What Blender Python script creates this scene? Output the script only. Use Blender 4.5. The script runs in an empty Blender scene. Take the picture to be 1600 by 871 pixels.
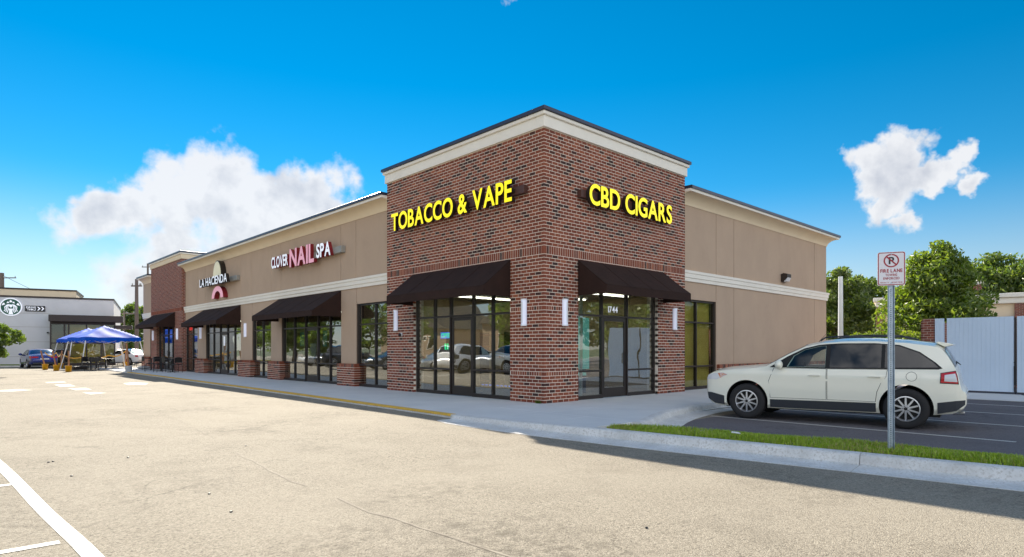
import bpy, bmesh, math, random
from mathutils import Vector, Matrix
R = math.radians
random.seed(7)
scene = bpy.context.scene
col = scene.collection

# ------------------------------------------------------------------ camera, sky, sun, exposure
EYE = 1.32
CAM = (-10.820, -10.408, EYE)
YAW = 46.852                      # view direction, degrees from +X
cam_data = bpy.data.cameras.new('camera')
cam = bpy.data.objects.new('camera', cam_data)
col.objects.link(cam)
cam.location = CAM
cam.rotation_euler = (R(90), 0, R(YAW - 90))
cam_data.sensor_width = 36.0
cam_data.lens = 36.0 * 965.48 / 1600
cam_data.shift_y = (546 - 435.5) / 1600
cam_data.clip_start = 0.05
cam_data.clip_end = 3000
scene.camera = cam

SUN = Vector((0.53, 1.50, 1.0)).normalized()
SUN_EL = math.asin(SUN.z)
SUN_AZ = math.atan2(SUN.x, SUN.y)          # clockwise from +Y

world = bpy.data.worlds.new('World')
scene.world = world
world.use_nodes = True
def build_sky():
    nt = world.node_tree
    N, L = nt.nodes, nt.links
    N.clear()
    out = N.new('ShaderNodeOutputWorld')
    bg = N.new('ShaderNodeBackground')
    bg.inputs['Strength'].default_value = 0.059
    L.new(bg.outputs[0], out.inputs[0])
    sky = N.new('ShaderNodeTexSky')
    sky.sky_type = 'NISHITA'
    sky.sun_disc = False
    sky.sun_elevation = SUN_EL
    sky.sun_rotation = SUN_AZ
    sky.altitude = 0
    sky.air_density = 1.0
    sky.dust_density = 0.0
    sky.ozone_density = 6.0
    hs = N.new('ShaderNodeHueSaturation')
    hs.inputs['Hue'].default_value = SKY_HUE
    hs.inputs['Saturation'].default_value = SKY_SAT
    hs.inputs['Value'].default_value = 1.0
    L.new(sky.outputs[0], hs.inputs['Color'])
    tc = N.new('ShaderNodeTexCoord')
    D = tc.outputs['Generated']
    # the air pales towards the horizon all the way round
    s0 = N.new('ShaderNodeSeparateXYZ'); L.new(D, s0.inputs[0])
    for sock, lo_, hi_ in (('Saturation', 0.62, SKY_SAT), ('Value', 0.80, 0.94)):
        r_ = N.new('ShaderNodeMapRange'); r_.interpolation_type = 'SMOOTHSTEP'; r_.inputs['From Min'].default_value = 0.02; r_.inputs['From Max'].default_value = 0.25; r_.inputs['To Min'].default_value = lo_; r_.inputs['To Max'].default_value = hi_
        L.new(s0.outputs[2], r_.inputs['Value']); L.new(r_.outputs[0], hs.inputs[sock])
    def vm(op, a, b=None):
        n = N.new('ShaderNodeVectorMath'); n.operation = op
        for i, s in enumerate((a, b)):
            if s is None: continue
            if isinstance(s, (tuple, Vector)): n.inputs[i].default_value = tuple(s)
            else: L.new(s, n.inputs[i])
        return n
    def m(op, a, b=None, c=None, clamp=False):
        n = N.new('ShaderNodeMath'); n.operation = op; n.use_clamp = clamp
        for i, s in enumerate((a, b, c)):
            if s is None: continue
            if isinstance(s, (int, float)): n.inputs[i].default_value = s
            else: L.new(s, n.inputs[i])
        return n.outputs[0]
    def noise(scale, detail, rough, off=(0, 0, 0)):
        n = N.new('ShaderNodeTexNoise'); n.noise_dimensions = '3D'
        n.inputs['Scale'].default_value = scale; n.inputs['Detail'].default_value = detail
        n.inputs['Roughness'].default_value = rough
        a = vm('ADD', D, off)
        L.new(a.outputs[0], n.inputs['Vector'])
        return n.outputs['Fac']
    # cumulus banks given as (azimuth clockwise from +Y, elevation, radius) in degrees, round the horizon; those out of view enlarged to fill the shade
    puffs = CLOUD_PUFFS
    def warp(scale, amt, off):
        n = N.new('ShaderNodeTexNoise'); n.inputs['Scale'].default_value = scale; n.inputs['Detail'].default_value = 4; n.inputs['Roughness'].default_value = 0.6
        L.new(vm('ADD', D, off).outputs[0], n.inputs['Vector'])
        s_ = vm('SCALE', vm('SUBTRACT', n.outputs['Color'], (0.5, 0.5, 0.5)).outputs[0]); s_.inputs['Scale'].default_value = amt
        return s_.outputs[0]
    DW = vm('ADD', D, vm('ADD', warp(7.0, 0.13, (1.3, 0.2, 2.2)), warp(24.0, 0.055, (5.1, 3.3, 0.7))).outputs[0]).outputs[0]
    acc = None
    for az, el, rx in puffs:
        c = Vector((math.sin(R(az)) * math.cos(R(el)), math.cos(R(az)) * math.cos(R(el)), math.sin(R(el))))
        d = vm('DISTANCE', DW, c).outputs['Value']
        v = m('SUBTRACT', 1.0, m('DIVIDE', d, R(rx)))
        acc = v if acc is None else m('SMOOTH_MAX', acc, v, 0.25)
    n1 = noise(9.0, 9.0, 0.58)
    n2 = noise(26.0, 6.0, 0.6, (3.1, 1.7, 0.4))
    dens = m('ADD', m('ADD', acc, 0.17), m('MULTIPLY', m('SUBTRACT', n1, 0.5), 1.35))
    dens = m('ADD', dens, m('MULTIPLY', m('SUBTRACT', n2, 0.5), 0.45))
    vo = N.new('ShaderNodeTexVoronoi'); vo.feature = 'F1'; vo.inputs['Scale'].default_value = 24.0
    wob = N.new('ShaderNodeTexNoise'); wob.inputs['Scale'].default_value = 30; wob.inputs['Detail'].default_value = 3
    L.new(D, wob.inputs['Vector']); ws = vm('SCALE', wob.outputs['Color']); ws.inputs['Scale'].default_value = 0.03
    L.new(vm('ADD', D, ws.outputs[0]).outputs[0], vo.inputs['Vector'])
    dens = m('ADD', dens, m('MULTIPLY', m('SUBTRACT', 0.42, vo.outputs['Distance']), 0.30))
    mr = N.new('ShaderNodeMapRange'); mr.interpolation_type = 'SMOOTHSTEP'
    mr.inputs['From Min'].default_value = 0.10; mr.inputs['From Max'].default_value = 0.42
    L.new(dens, mr.inputs['Value'])
    sz = N.new('ShaderNodeSeparateXYZ'); L.new(D, sz.inputs[0])
    lowf = N.new('ShaderNodeMapRange'); lowf.inputs['From Min'].default_value = 0.07; lowf.inputs['From Max'].default_value = 0.19; lowf.inputs['To Min'].default_value = 1.15; lowf.inputs['To Max'].default_value = 0.52
    L.new(sz.outputs[2], lowf.inputs['Value']); L.new(lowf.outputs[0], mr.inputs['From Max'])
    mask = m('MULTIPLY', mr.outputs[0], 0.90)
    # puff modelling: difference of the noise towards the sun
    off = tuple(-SUN * 0.022 - Vector((0, 0, 0.012)))
    n3 = noise(13.0, 5.0, 0.55)
    n4 = noise(13.0, 5.0, 0.55, off)
    rel = m('MULTIPLY', m('SUBTRACT', n4, n3), 3.4)
    core = N.new('ShaderNodeMapRange'); core.interpolation_type = 'SMOOTHSTEP'
    core.inputs['From Min'].default_value = 0.25; core.inputs['From Max'].default_value = 1.15
    L.new(dens, core.inputs['Value'])
    shade = m('ADD', m('MULTIPLY', core.outputs[0], 0.42), rel, clamp=True)
    cr = N.new('ShaderNodeMix'); cr.data_type = 'RGBA'
    L.new(shade, cr.inputs['Factor'])
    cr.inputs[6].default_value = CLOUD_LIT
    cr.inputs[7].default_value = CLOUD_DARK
    mix = N.new('ShaderNodeMix'); mix.data_type = 'RGBA'
    L.new(mask, mix.inputs['Factor'])
    L.new(hs.outputs[0], mix.inputs[6])
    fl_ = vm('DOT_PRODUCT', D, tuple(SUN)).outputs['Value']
    lit = m('ADD', 1.0, m('MULTIPLY', m('SUBTRACT', 0.35, fl_), 2.3))  # clouds opposite the sun get added brightness to fill the facade shade
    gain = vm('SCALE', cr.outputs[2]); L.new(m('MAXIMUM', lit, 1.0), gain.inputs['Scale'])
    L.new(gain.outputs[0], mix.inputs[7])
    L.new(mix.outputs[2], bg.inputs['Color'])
SKY_HUE, SKY_SAT = 0.485, 1.32
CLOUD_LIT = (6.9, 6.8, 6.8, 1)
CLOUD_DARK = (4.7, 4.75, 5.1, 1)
CLOUD_PUFFS = [
    (9.0, 9.8, 2.8), (11.5, 10.5, 3.4), (14.0, 11.5, 4.2), (18.0, 12.8, 4.6), (21.5, 11.8, 4.6), (25.0, 12.8, 4.6), (20.0, 8.0, 5.2), (27.0, 9.5, 4.4), (15.0, 6.5, 4.4), (13.0, 3.5, 4.0), (23.0, 5.5, 4.6),
    (73.4, 14.0, 2.1), (75.8, 14.4, 2.1), (74.4, 11.9, 2.0), (78.6, 13.4, 1.5), (76.0, 10.0, 1.4), (80.4, 12.2, 1.2),
    (44.5, 31.6, 2.0), (86.5, 11.0, 1.0),
    (112, 11, 8), (122, 14, 9), (133, 15, 10), (160, 12, 9), (171, 15, 10), (183, 13, 9), (205, 16, 11), (218, 15, 11), (231, 12, 9), (253, 12, 9), (265, 15, 11), (277, 14, 10), (303, 13, 9), (316, 14, 9), (342, 10, 7),  # banks out of view, here and below, added large to brighten the shaded facades
    (150, 36, 11), (164, 40, 11), (196, 34, 12), (213, 38, 12), (246, 42, 12), (262, 38, 11), (300, 36, 11), (235, 62, 12), (170, 65, 11)]
build_sky()

sun_data = bpy.data.lights.new('sun', 'SUN')
sun_data.energy = 4.8
sun_data.angle = R(0.53)
sun_data.color = (1.0, 0.91, 0.76)
sun = bpy.data.objects.new('sun', sun_data)
col.objects.link(sun)
sun.location = (0, 0, 40)
sun.rotation_euler = SUN.to_track_quat('Z', 'Y').to_euler()

scene.view_settings.view_transform = 'Standard'
scene.view_settings.look = 'None'
scene.view_settings.exposure = 1.24
scene.view_settings.gamma = 1.0
scene.view_settings.use_curve_mapping = False
scene.render.engine = 'CYCLES'
scene.cycles.max_bounces = 10
scene.cycles.transparent_max_bounces = 12
scene.cycles.use_denoising = True
scene.cycles.caustics_reflective = False
scene.cycles.caustics_refractive = False
scene.cycles.sample_clamp_indirect = 4.0

# ------------------------------------------------------------------ materials
MATS = {}
def mat(name, base, rough=0.7, metal=0.0, spec=0.5, var=None, vscale=2.0, vdetail=5, var2=None, v2scale=40.0, bump=0.0, bscale=60.0, coat=0.0, emit=None, estr=0.0, stretch=None, alpha=None, sheen=0.0):
    """principled surface; base varied by two noise layers; bump is metres of relief"""
    if name in MATS: return MATS[name]
    m = bpy.data.materials.new(name); m.use_nodes = True
    nt = m.node_tree; N, L = nt.nodes, nt.links
    p = N['Principled BSDF']
    p.inputs['Roughness'].default_value = rough
    p.inputs['Metallic'].default_value = metal
    p.inputs['Specular IOR Level'].default_value = spec
    p.inputs['Coat Weight'].default_value = coat
    p.inputs['Coat Roughness'].default_value = 0.04
    p.inputs['Base Color'].default_value = (*base, 1)
    if emit:
        p.inputs['Emission Color'].default_value = (*emit, 1); p.inputs['Emission Strength'].default_value = estr
    geo = N.new('ShaderNodeNewGeometry'); pos = geo.outputs['Position']
    if stretch:
        mp = N.new('ShaderNodeVectorMath'); mp.operation = 'MULTIPLY'; mp.inputs[1].default_value = stretch
        L.new(pos, mp.inputs[0]); pos = mp.outputs[0]
    cur = None
    def layer(c2, scale, detail, cur, lo, hi):
        n = N.new('ShaderNodeTexNoise'); n.inputs['Scale'].default_value = scale; n.inputs['Detail'].default_value = detail; n.inputs['Roughness'].default_value = 0.6
        L.new(pos, n.inputs['Vector'])
        r = N.new('ShaderNodeMapRange'); r.inputs['From Min'].default_value = lo; r.inputs['From Max'].default_value = hi
        L.new(n.outputs['Fac'], r.inputs['Value'])
        mx = N.new('ShaderNodeMix'); mx.data_type = 'RGBA'
        L.new(r.outputs[0], mx.inputs['Factor'])
        if cur is None: mx.inputs[6].default_value = (*base, 1)
        else: L.new(cur, mx.inputs[6])
        mx.inputs[7].default_value = (*c2, 1)
        return mx.outputs[2]
    if var: cur = layer(var, vscale, vdetail, cur, 0.38, 0.68)
    if var2: cur = layer(var2, v2scale, 2, cur, 0.5, 0.72)
    if cur is not None: L.new(cur, p.inputs['Base Color'])
    if bump:
        n = N.new('ShaderNodeTexNoise'); n.inputs['Scale'].default_value = bscale; n.inputs['Detail'].default_value = 4
        L.new(pos, n.inputs['Vector'])
        b = N.new('ShaderNodeBump'); b.inputs['Strength'].default_value = 1.0; b.inputs['Distance'].default_value = bump
        L.new(n.outputs['Fac'], b.inputs['Height']); L.new(b.outputs[0], p.inputs['Normal'])
    MATS[name] = m
    return m

def glass_mat(name, tint, refl, rough=0.0):
    m = bpy.data.materials.new(name); m.use_nodes = True
    nt = m.node_tree; N, L = nt.nodes, nt.links; N.clear()
    out = N.new('ShaderNodeOutputMaterial'); mx = N.new('ShaderNodeMixShader')
    tr = N.new('ShaderNodeBsdfTransparent'); tr.inputs[0].default_value = (*tint, 1)
    gl = N.new('ShaderNodeBsdfGlossy'); gl.inputs['Roughness'].default_value = rough; gl.inputs['Color'].default_value = (0.95, 0.97, 1, 1)
    g0 = N.new('ShaderNodeNewGeometry'); dp = N.new('ShaderNodeVectorMath'); dp.operation = 'DOT_PRODUCT'
    L.new(g0.outputs['Incoming'], dp.inputs[0]); L.new(g0.outputs['Normal'], dp.inputs[1])
    def mm(op, a, b=None):
        n = N.new('ShaderNodeMath'); n.operation = op; n.use_clamp = op == 'SUBTRACT'
        for i, s_ in enumerate((a, b)):
            if s_ is None: continue
            if isinstance(s_, (int, float)): n.inputs[i].default_value = s_
            else: L.new(s_, n.inputs[i])
        return n
    sch = mm('MULTIPLY', mm('POWER', mm('SUBTRACT', 1.0, mm('ABSOLUTE', dp.outputs['Value']).outputs[0]).outputs[0], 5.0).outputs[0], 0.9)
    fr = mm('ADD', sch.outputs[0], 0.04)
    ad = N.new('ShaderNodeMath'); ad.operation = 'ADD'; ad.use_clamp = True; ad.inputs[1].default_value = refl
    # very slight waviness of float glass
    geo = N.new('ShaderNodeNewGeometry'); nz = N.new('ShaderNodeTexNoise'); nz.inputs['Scale'].default_value = 1.3; nz.inputs['Detail'].default_value = 1
    bp = N.new('ShaderNodeBump'); bp.inputs['Distance'].default_value = 0.0035; bp.inputs['Strength'].default_value = 1
    L.new(geo.outputs['Position'], nz.inputs['Vector']); L.new(nz.outputs['Fac'], bp.inputs['Height']); L.new(bp.outputs[0], gl.inputs['Normal'])
    L.new(fr.outputs[0], ad.inputs[0]); L.new(ad.outputs[0], mx.inputs[0]); L.new(tr.outputs[0], mx.inputs[1]); L.new(gl.outputs[0], mx.inputs[2]); L.new(mx.outputs[0], out.inputs[0])
    MATS[name] = m
    return m

def brick_mat():
    """colour of each brick comes from its 'tone' attribute (0 dark flashed .. 1 orange red)"""
    m = bpy.data.materials.new('fired_brick'); m.use_nodes = True
    nt = m.node_tree; N, L = nt.nodes, nt.links; p = N['Principled BSDF']
    at = N.new('ShaderNodeAttribute'); at.attribute_name = 'tone'
    cr = N.new('ShaderNodeValToRGB'); e = cr.color_ramp.elements
    e[0].position = 0.0; e[0].color = (0.055, 0.028, 0.024, 1)
    e[1].position = 1.0; e[1].color = (0.38, 0.125, 0.06, 1)
    for pos, c in ((0.16, (0.080, 0.034, 0.026)), (0.2, (0.15, 0.045, 0.028)), (0.6, (0.24, 0.066, 0.037)), (0.85, (0.295, 0.090, 0.047))):
        x = e.new(pos); x.color = (*c, 1)
    L.new(at.outputs['Fac'], cr.inputs[0])
    geo = N.new('ShaderNodeNewGeometry'); nz = N.new('ShaderNodeTexNoise'); nz.inputs['Scale'].default_value = 45; nz.inputs['Detail'].default_value = 4
    L.new(geo.outputs['Position'], nz.inputs['Vector'])
    mp = N.new('ShaderNodeMapRange'); mp.inputs['To Min'].default_value = 0.72; mp.inputs['To Max'].default_value = 1.25
    L.new(nz.outputs['Fac'], mp.inputs['Value'])
    mu = N.new('ShaderNodeVectorMath'); mu.operation = 'SCALE'
    L.new(cr.outputs[0], mu.inputs[0]); L.new(mp.outputs[0], mu.inputs['Scale']); L.new(mu.outputs[0], p.inputs['Base Color'])
    p.inputs['Roughness'].default_value = 0.8; p.inputs['Specular IOR Level'].default_value = 0.3
    b = N.new('ShaderNodeBump'); b.inputs['Distance'].default_value = 0.003
    L.new(nz.outputs['Fac'], b.inputs['Height']); L.new(b.outputs[0], p.inputs['Normal'])
    MATS['brick'] = m
    return m

def leaf_mat(name, a, b, trans=0.35):
    m = bpy.data.materials.new(name); m.use_nodes = True
    nt = m.node_tree; N, L = nt.nodes, nt.links; N.clear()
    out = N.new('ShaderNodeOutputMaterial')
    geo = N.new('ShaderNodeNewGeometry')
    mx = N.new('ShaderNodeMix'); mx.data_type = 'RGBA'; mx.inputs[6].default_value = (*a, 1); mx.inputs[7].default_value = (*b, 1)
    L.new(geo.outputs['Random Per Island'], mx.inputs['Factor'])
    d = N.new('ShaderNodeBsdfDiffuse'); t = N.new('ShaderNodeBsdfTranslucent'); g = N.new('ShaderNodeBsdfGlossy'); g.inputs['Roughness'].default_value = 0.45
    L.new(mx.outputs[2], d.inputs[0])
    br = N.new('ShaderNodeVectorMath'); br.operation = 'MULTIPLY'; br.inputs[1].default_value = (1.5, 1.5, 0.7); L.new(mx.outputs[2], br.inputs[0]); L.new(br.outputs[0], t.inputs[0])
    s1 = N.new('ShaderNodeMixShader'); s1.inputs[0].default_value = trans; L.new(d.outputs[0], s1.inputs[1]); L.new(t.outputs[0], s1.inputs[2])
    s2 = N.new('ShaderNodeMixShader'); s2.inputs[0].default_value = 0.06; L.new(s1.outputs[0], s2.inputs[1]); L.new(g.outputs[0], s2.inputs[2])
    L.new(s2.outputs[0], out.inputs[0])
    MATS[name] = m
    return m

def courses_mat(name, sc, c1, c2, mortar):
    """brickwork too far away to tell the bricks apart"""
    m = bpy.data.materials.new(name); m.use_nodes = True
    nt = m.node_tree; N, L = nt.nodes, nt.links; p = N['Principled BSDF']
    geo = N.new('ShaderNodeNewGeometry'); sp = N.new('ShaderNodeSeparateXYZ'); L.new(geo.outputs['Position'], sp.inputs[0])
    ad = N.new('ShaderNodeMath'); L.new(sp.outputs[0], ad.inputs[0]); L.new(sp.outputs[1], ad.inputs[1])
    cb = N.new('ShaderNodeCombineXYZ'); L.new(ad.outputs[0], cb.inputs[0]); L.new(sp.outputs[2], cb.inputs[1])
    b = N.new('ShaderNodeTexBrick'); L.new(cb.outputs[0], b.inputs['Vector'])
    b.inputs['Scale'].default_value = 1; b.inputs['Brick Width'].default_value = 0.203; b.inputs['Row Height'].default_value = 0.0838; b.inputs['Mortar Size'].default_value = 0.0055; b.inputs['Bias'].default_value = -0.1
    b.inputs['Color1'].default_value = (*c1, 1); b.inputs['Color2'].default_value = (*c2, 1); b.inputs['Mortar'].default_value = (*mortar, 1)
    L.new(b.outputs['Color'], p.inputs['Base Color']); p.inputs['Roughness'].default_value = 0.85
    bp = N.new('ShaderNodeBump'); bp.inputs['Distance'].default_value = 0.006; L.new(b.outputs['Fac'], bp.inputs['Height']); bp.invert = True; L.new(bp.outputs[0], p.inputs['Normal'])
    MATS[name] = m
    return m

def asphalt_mat(name, fine_a, fine_b, stain, patch, crack_amt):
    m = bpy.data.materials.new(name); m.use_nodes = True
    nt = m.node_tree; N, L = nt.nodes, nt.links; p = N['Principled BSDF']
    geo = N.new('ShaderNodeNewGeometry'); pos = geo.outputs['Position']
    def noise(s, d, r=0.6, vec=None):
        n = N.new('ShaderNodeTexNoise'); n.inputs['Scale'].default_value = s; n.inputs['Detail'].default_value = d; n.inputs['Roughness'].default_value = r
        L.new(vec or pos, n.inputs['Vector']); return n.outputs['Fac']
    def mr(v, a, b, c=0.0, d=1.0):
        n = N.new('ShaderNodeMapRange'); n.inputs[1].default_value = a; n.inputs[2].default_value = b; n.inputs[3].default_value = c; n.inputs[4].default_value = d
        L.new(v, n.inputs[0]); return n.outputs[0]
    def mix(f, a, b):
        n = N.new('ShaderNodeMix'); n.data_type = 'RGBA'
        for i, s in ((0, f), (6, a), (7, b)):
            if isinstance(s, tuple): n.inputs[i].default_value = (*s, 1)
            else: L.new(s, n.inputs[i])
        return n.outputs[2]
    def mul(a, b):
        n = N.new('ShaderNodeMath'); n.operation = 'MULTIPLY'
        L.new(a, n.inputs[0])
        if isinstance(b, float): n.inputs[1].default_value = b
        else: L.new(b, n.inputs[1])
        return n.outputs[0]
    vo = N.new('ShaderNodeTexVoronoi'); vo.inputs['Scale'].default_value = 95; L.new(pos, vo.inputs['Vector'])
    sp = N.new('ShaderNodeSeparateColor'); L.new(vo.outputs['Color'], sp.inputs[0])
    c = mix(sp.outputs[0], fine_a, fine_b)
    c = mix(mr(noise(28, 3), 0.56, 0.72), c, tuple(x * 0.55 for x in fine_a))
    c = mix(mr(noise(0.5, 6), 0.40, 0.75, 0, 0.55), c, patch)
    c = mix(mr(noise(1.1, 7, 0.7), 0.52, 0.75, 0, 0.42), c, tuple(x * 0.8 for x in fine_a))
    # scuffed dark stains
    st = mul(mr(noise(0.35, 4), 0.52, 0.66), mr(noise(7, 5), 0.42, 0.66))
    c = mix(mul(st, 0.75), c, stain)
    # long paving seams and hairline cracks
    w = N.new('ShaderNodeVectorMath'); w.operation = 'ADD'; nn = N.new('ShaderNodeTexNoise'); nn.inputs['Scale'].default_value = 1.2; nn.inputs['Detail'].default_value = 4
    L.new(pos, nn.inputs['Vector']); sc = N.new('ShaderNodeVectorMath'); sc.operation = 'SCALE'; sc.inputs['Scale'].default_value = 0.9; L.new(nn.outputs['Color'], sc.inputs[0]); L.new(pos, w.inputs[0]); L.new(sc.outputs[0], w.inputs[1])
    cv = N.new('ShaderNodeTexVoronoi'); cv.feature = 'DISTANCE_TO_EDGE'; cv.inputs['Scale'].default_value = 0.16; L.new(w.outputs[0], cv.inputs['Vector'])
    ck = mul(mr(cv.outputs['Distance'], 0.0, 0.0035, 1, 0), mr(noise(0.8, 2), 0.45, 0.6))
    c = mix(mul(ck, crack_amt), c, tuple(x * 0.4 for x in stain))
    L.new(c, p.inputs['Base Color']); p.inputs['Roughness'].default_value = 0.9; p.inputs['Specular IOR Level'].default_value = 0.25
    b = N.new('ShaderNodeBump'); b.inputs['Distance'].default_value = 0.006; b.inputs['Strength'].default_value = 0.9
    L.new(vo.outputs['Distance'], b.inputs['Height']); b.invert = True; L.new(b.outputs[0], p.inputs['Normal'])
    MATS[name] = m
    return m

asphalt_mat('road', (0.185, 0.16, 0.124), (0.385, 0.342, 0.275), (0.11, 0.094, 0.072), (0.35, 0.31, 0.25), 0.35)
asphalt_mat('lot', (0.135, 0.12, 0.126), (0.21, 0.19, 0.198), (0.04, 0.036, 0.038), (0.13, 0.12, 0.125), 0.3)
mat('concrete', (0.70, 0.70, 0.69), 0.85, var=(0.62, 0.62, 0.62), vscale=0.9, var2=(0.65, 0.645, 0.64), v2scale=30, bump=0.0015, bscale=120)
mat('kerb_concrete', (0.74, 0.73, 0.71), 0.85, var=(0.56, 0.55, 0.53), vscale=2.6, vdetail=8, var2=(0.50, 0.47, 0.43), v2scale=35, bump=0.003, bscale=70)
mat('white_paint', (0.68, 0.67, 0.64), 0.7, var=(0.56, 0.54, 0.49), vscale=5, var2=(0.42, 0.37, 0.29), v2scale=60, bump=0.002, bscale=120)
mat('yellow_paint', (0.80, 0.47, 0.03), 0.65, var=(0.68, 0.38, 0.04), vscale=6, var2=(0.45, 0.33, 0.15), v2scale=40)
mat('stucco', (0.52, 0.384, 0.282), 0.92, var=(0.468, 0.346, 0.254), vscale=0.9, var2=(0.50, 0.37, 0.271), v2scale=9, bump=0.002, bscale=160, spec=0.2, stretch=(1, 1, 0.6))
mat('joint', (0.12, 0.09, 0.07), 0.9)
mat('cream', (0.84, 0.69, 0.49), 0.85, var=(0.79, 0.645, 0.455), vscale=1.2, bump=0.001, bscale=150, spec=0.2)
mat('worn_paint', (0.50, 0.455, 0.38), 0.8, var=(0.41, 0.37, 0.30), vscale=4)
mat('seam_tar', (0.19, 0.16, 0.125), 0.9, var=(0.32, 0.28, 0.225), vscale=5)
mat('trim_white', (0.88, 0.83, 0.74), 0.8, var=(0.84, 0.785, 0.695), vscale=1.5, spec=0.2)
mat('coping', (0.035, 0.042, 0.075), 0.35, metal=0.3, spec=0.6)
brick_mat()
courses_mat('brick_courses', 1, (0.27, 0.075, 0.045), (0.14, 0.043, 0.032), (0.66, 0.54, 0.44))
mat('mortar', (0.90, 0.80, 0.68), 0.95, var=(0.84, 0.735, 0.62), vscale=4, bump=0.002, bscale=150, spec=0.1)
mat('bronze', (0.030, 0.022, 0.019), 0.38, metal=0.2, spec=0.5)
glass_mat('glass', (0.74, 0.77, 0.74), 0.20)
glass_mat('car_glass', (0.66, 0.76, 0.74), 0.02)
glass_mat('clear_glass', (0.80, 0.82, 0.78), 0.02)
glass_mat('dark_car_glass', (0.06, 0.06, 0.07), 0.03)
mat('awning_cloth', (0.036, 0.018, 0.014), 0.9, var=(0.027, 0.014, 0.011), vscale=3, bump=0.0012, bscale=400, spec=0.25)
mat('yellow_face', (0.85, 0.75, 0.0), 0.35, emit=(1.0, 0.80, 0.0), estr=0.32)
mat('black_return', (0.018, 0.014, 0.012), 0.4)
mat('brown_metal', (0.085, 0.035, 0.025), 0.5)
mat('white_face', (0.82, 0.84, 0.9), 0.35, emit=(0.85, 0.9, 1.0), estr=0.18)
mat('pink_face', (0.80, 0.36, 0.46), 0.35, emit=(0.9, 0.4, 0.5), estr=0.12)
mat('red_return', (0.24, 0.012, 0.02), 0.4)
mat('grey_metal', (0.34, 0.33, 0.30), 0.5, metal=0.2)
mat('cream_face', (0.80, 0.72, 0.48), 0.4, emit=(1, 0.9, 0.6), estr=0.05)
mat('sconce_white', (0.78, 0.80, 0.92), 0.3, emit=(0.74, 0.78, 1.0), estr=0.10)
mat('black_metal', (0.016, 0.015, 0.016), 0.45, spec=0.4)
mat('interior_wall', (0.42, 0.34, 0.20), 0.9)
mat('interior_floor', (0.34, 0.28, 0.20), 0.5)
mat('interior_ceiling', (0.45, 0.43, 0.38), 0.9)
mat('lamp_strip', (0.9, 0.9, 0.9), 0.5, emit=(1, 0.95, 0.85), estr=4.5)
mat('teal_film', (0.10, 0.46, 0.44), 0.5, emit=(0.18, 0.62, 0.58), estr=0.25)  # weak glow added to the blind and table colour, neither is a lamp
mat('kraft_paper', (0.74, 0.58, 0.13), 0.75, var=(0.60, 0.46, 0.09), vscale=2.2, bump=0.01, bscale=4)
mat('galvanised', (0.42, 0.50, 0.58), 0.42, metal=0.75, var=(0.30, 0.37, 0.45), vscale=14, var2=(0.5, 0.57, 0.62), v2scale=60)
mat('sign_white', (0.72, 0.72, 0.78), 0.4)
mat('sign_red', (0.34, 0.012, 0.025), 0.45)
mat('sign_black', (0.012, 0.012, 0.014), 0.45)
mat('panel_blue', (0.64, 0.77, 0.92), 0.45, var=(0.60, 0.73, 0.88), vscale=1.0)
mat('tyre', (0.018, 0.017, 0.018), 0.8, bump=0.001, bscale=80)
mat('alloy', (0.62, 0.62, 0.64), 0.28, metal=0.85)
mat('dark_plastic', (0.030, 0.034, 0.042), 0.55)
mat('black_rubber', (0.008, 0.008, 0.008), 0.7)
mat('chrome', (0.7, 0.7, 0.72), 0.15, metal=1.0)
mat('lens_red', (0.55, 0.02, 0.03), 0.15, coat=0.5)
mat('lens_clear', (0.75, 0.76, 0.78), 0.12, coat=0.6)
mat('lens_amber', (0.75, 0.20, 0.02), 0.15, coat=0.5)
mat('paint_cream', (0.90, 0.88, 0.75), 0.28, coat=0.9, spec=0.5)
mat('paint_blue', (0.020, 0.035, 0.20), 0.25, metal=0.3, coat=1.0)
mat('paint_silver', (0.50, 0.52, 0.54), 0.28, metal=0.5, coat=1.0)
mat('paint_white', (0.80, 0.80, 0.80), 0.28, coat=1.0)
mat('paint_red', (0.50, 0.015, 0.02), 0.28, coat=1.0)
mat('paint_dark', (0.05, 0.055, 0.075), 0.25, metal=0.4, coat=1.0)
mat('tent_blue', (0.0, 0.075, 0.55), 0.7, var=(0.0, 0.10, 0.66), vscale=3, spec=0.2)
mat('white_metal', (0.78, 0.79, 0.80), 0.35)
mat('bucket_yellow', (0.75, 0.40, 0.01), 0.4)
mat('raw_wood', (0.40, 0.20, 0.11), 0.8, var=(0.30, 0.14, 0.07), vscale=12, stretch=(1, 1, 0.2))
mat('grey_block', (0.42, 0.45, 0.48), 0.85, var=(0.33, 0.36, 0.39), vscale=8)
mat('grey_wall', (0.62, 0.63, 0.65), 0.85, var=(0.57, 0.58, 0.60), vscale=0.7)
mat('grey_roof', (0.40, 0.39, 0.37), 0.9)
mat('dark_brown', (0.028, 0.018, 0.014), 0.5)
mat('emblem_green', (0.0, 0.085, 0.05), 0.4)
mat('pole_wood', (0.17, 0.135, 0.12), 0.9, var=(0.12, 0.095, 0.085), vscale=5, stretch=(1, 1, 0.1))
mat('bark', (0.085, 0.062, 0.045), 0.95, var=(0.05, 0.038, 0.03), vscale=6, stretch=(1, 1, 0.25), bump=0.02, bscale=12)
mat('soil', (0.10, 0.115, 0.045), 0.95, var=(0.085, 0.075, 0.045), vscale=6)
mat('terrain', (0.055, 0.085, 0.03), 0.95, var=(0.085, 0.10, 0.045), vscale=0.15)
mat('red_flag', (0.55, 0.015, 0.02), 0.6)
mat('house_tan', (0.36, 0.25, 0.16), 0.9)
mat('shingle', (0.06, 0.05, 0.045), 0.9)
mat('blue_band', (0.01, 0.03, 0.30), 0.5)
mat('paper_white', (0.8, 0.8, 0.78), 0.7)
mat('teal_sign', (0.15, 0.50, 0.47), 0.5)
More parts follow.
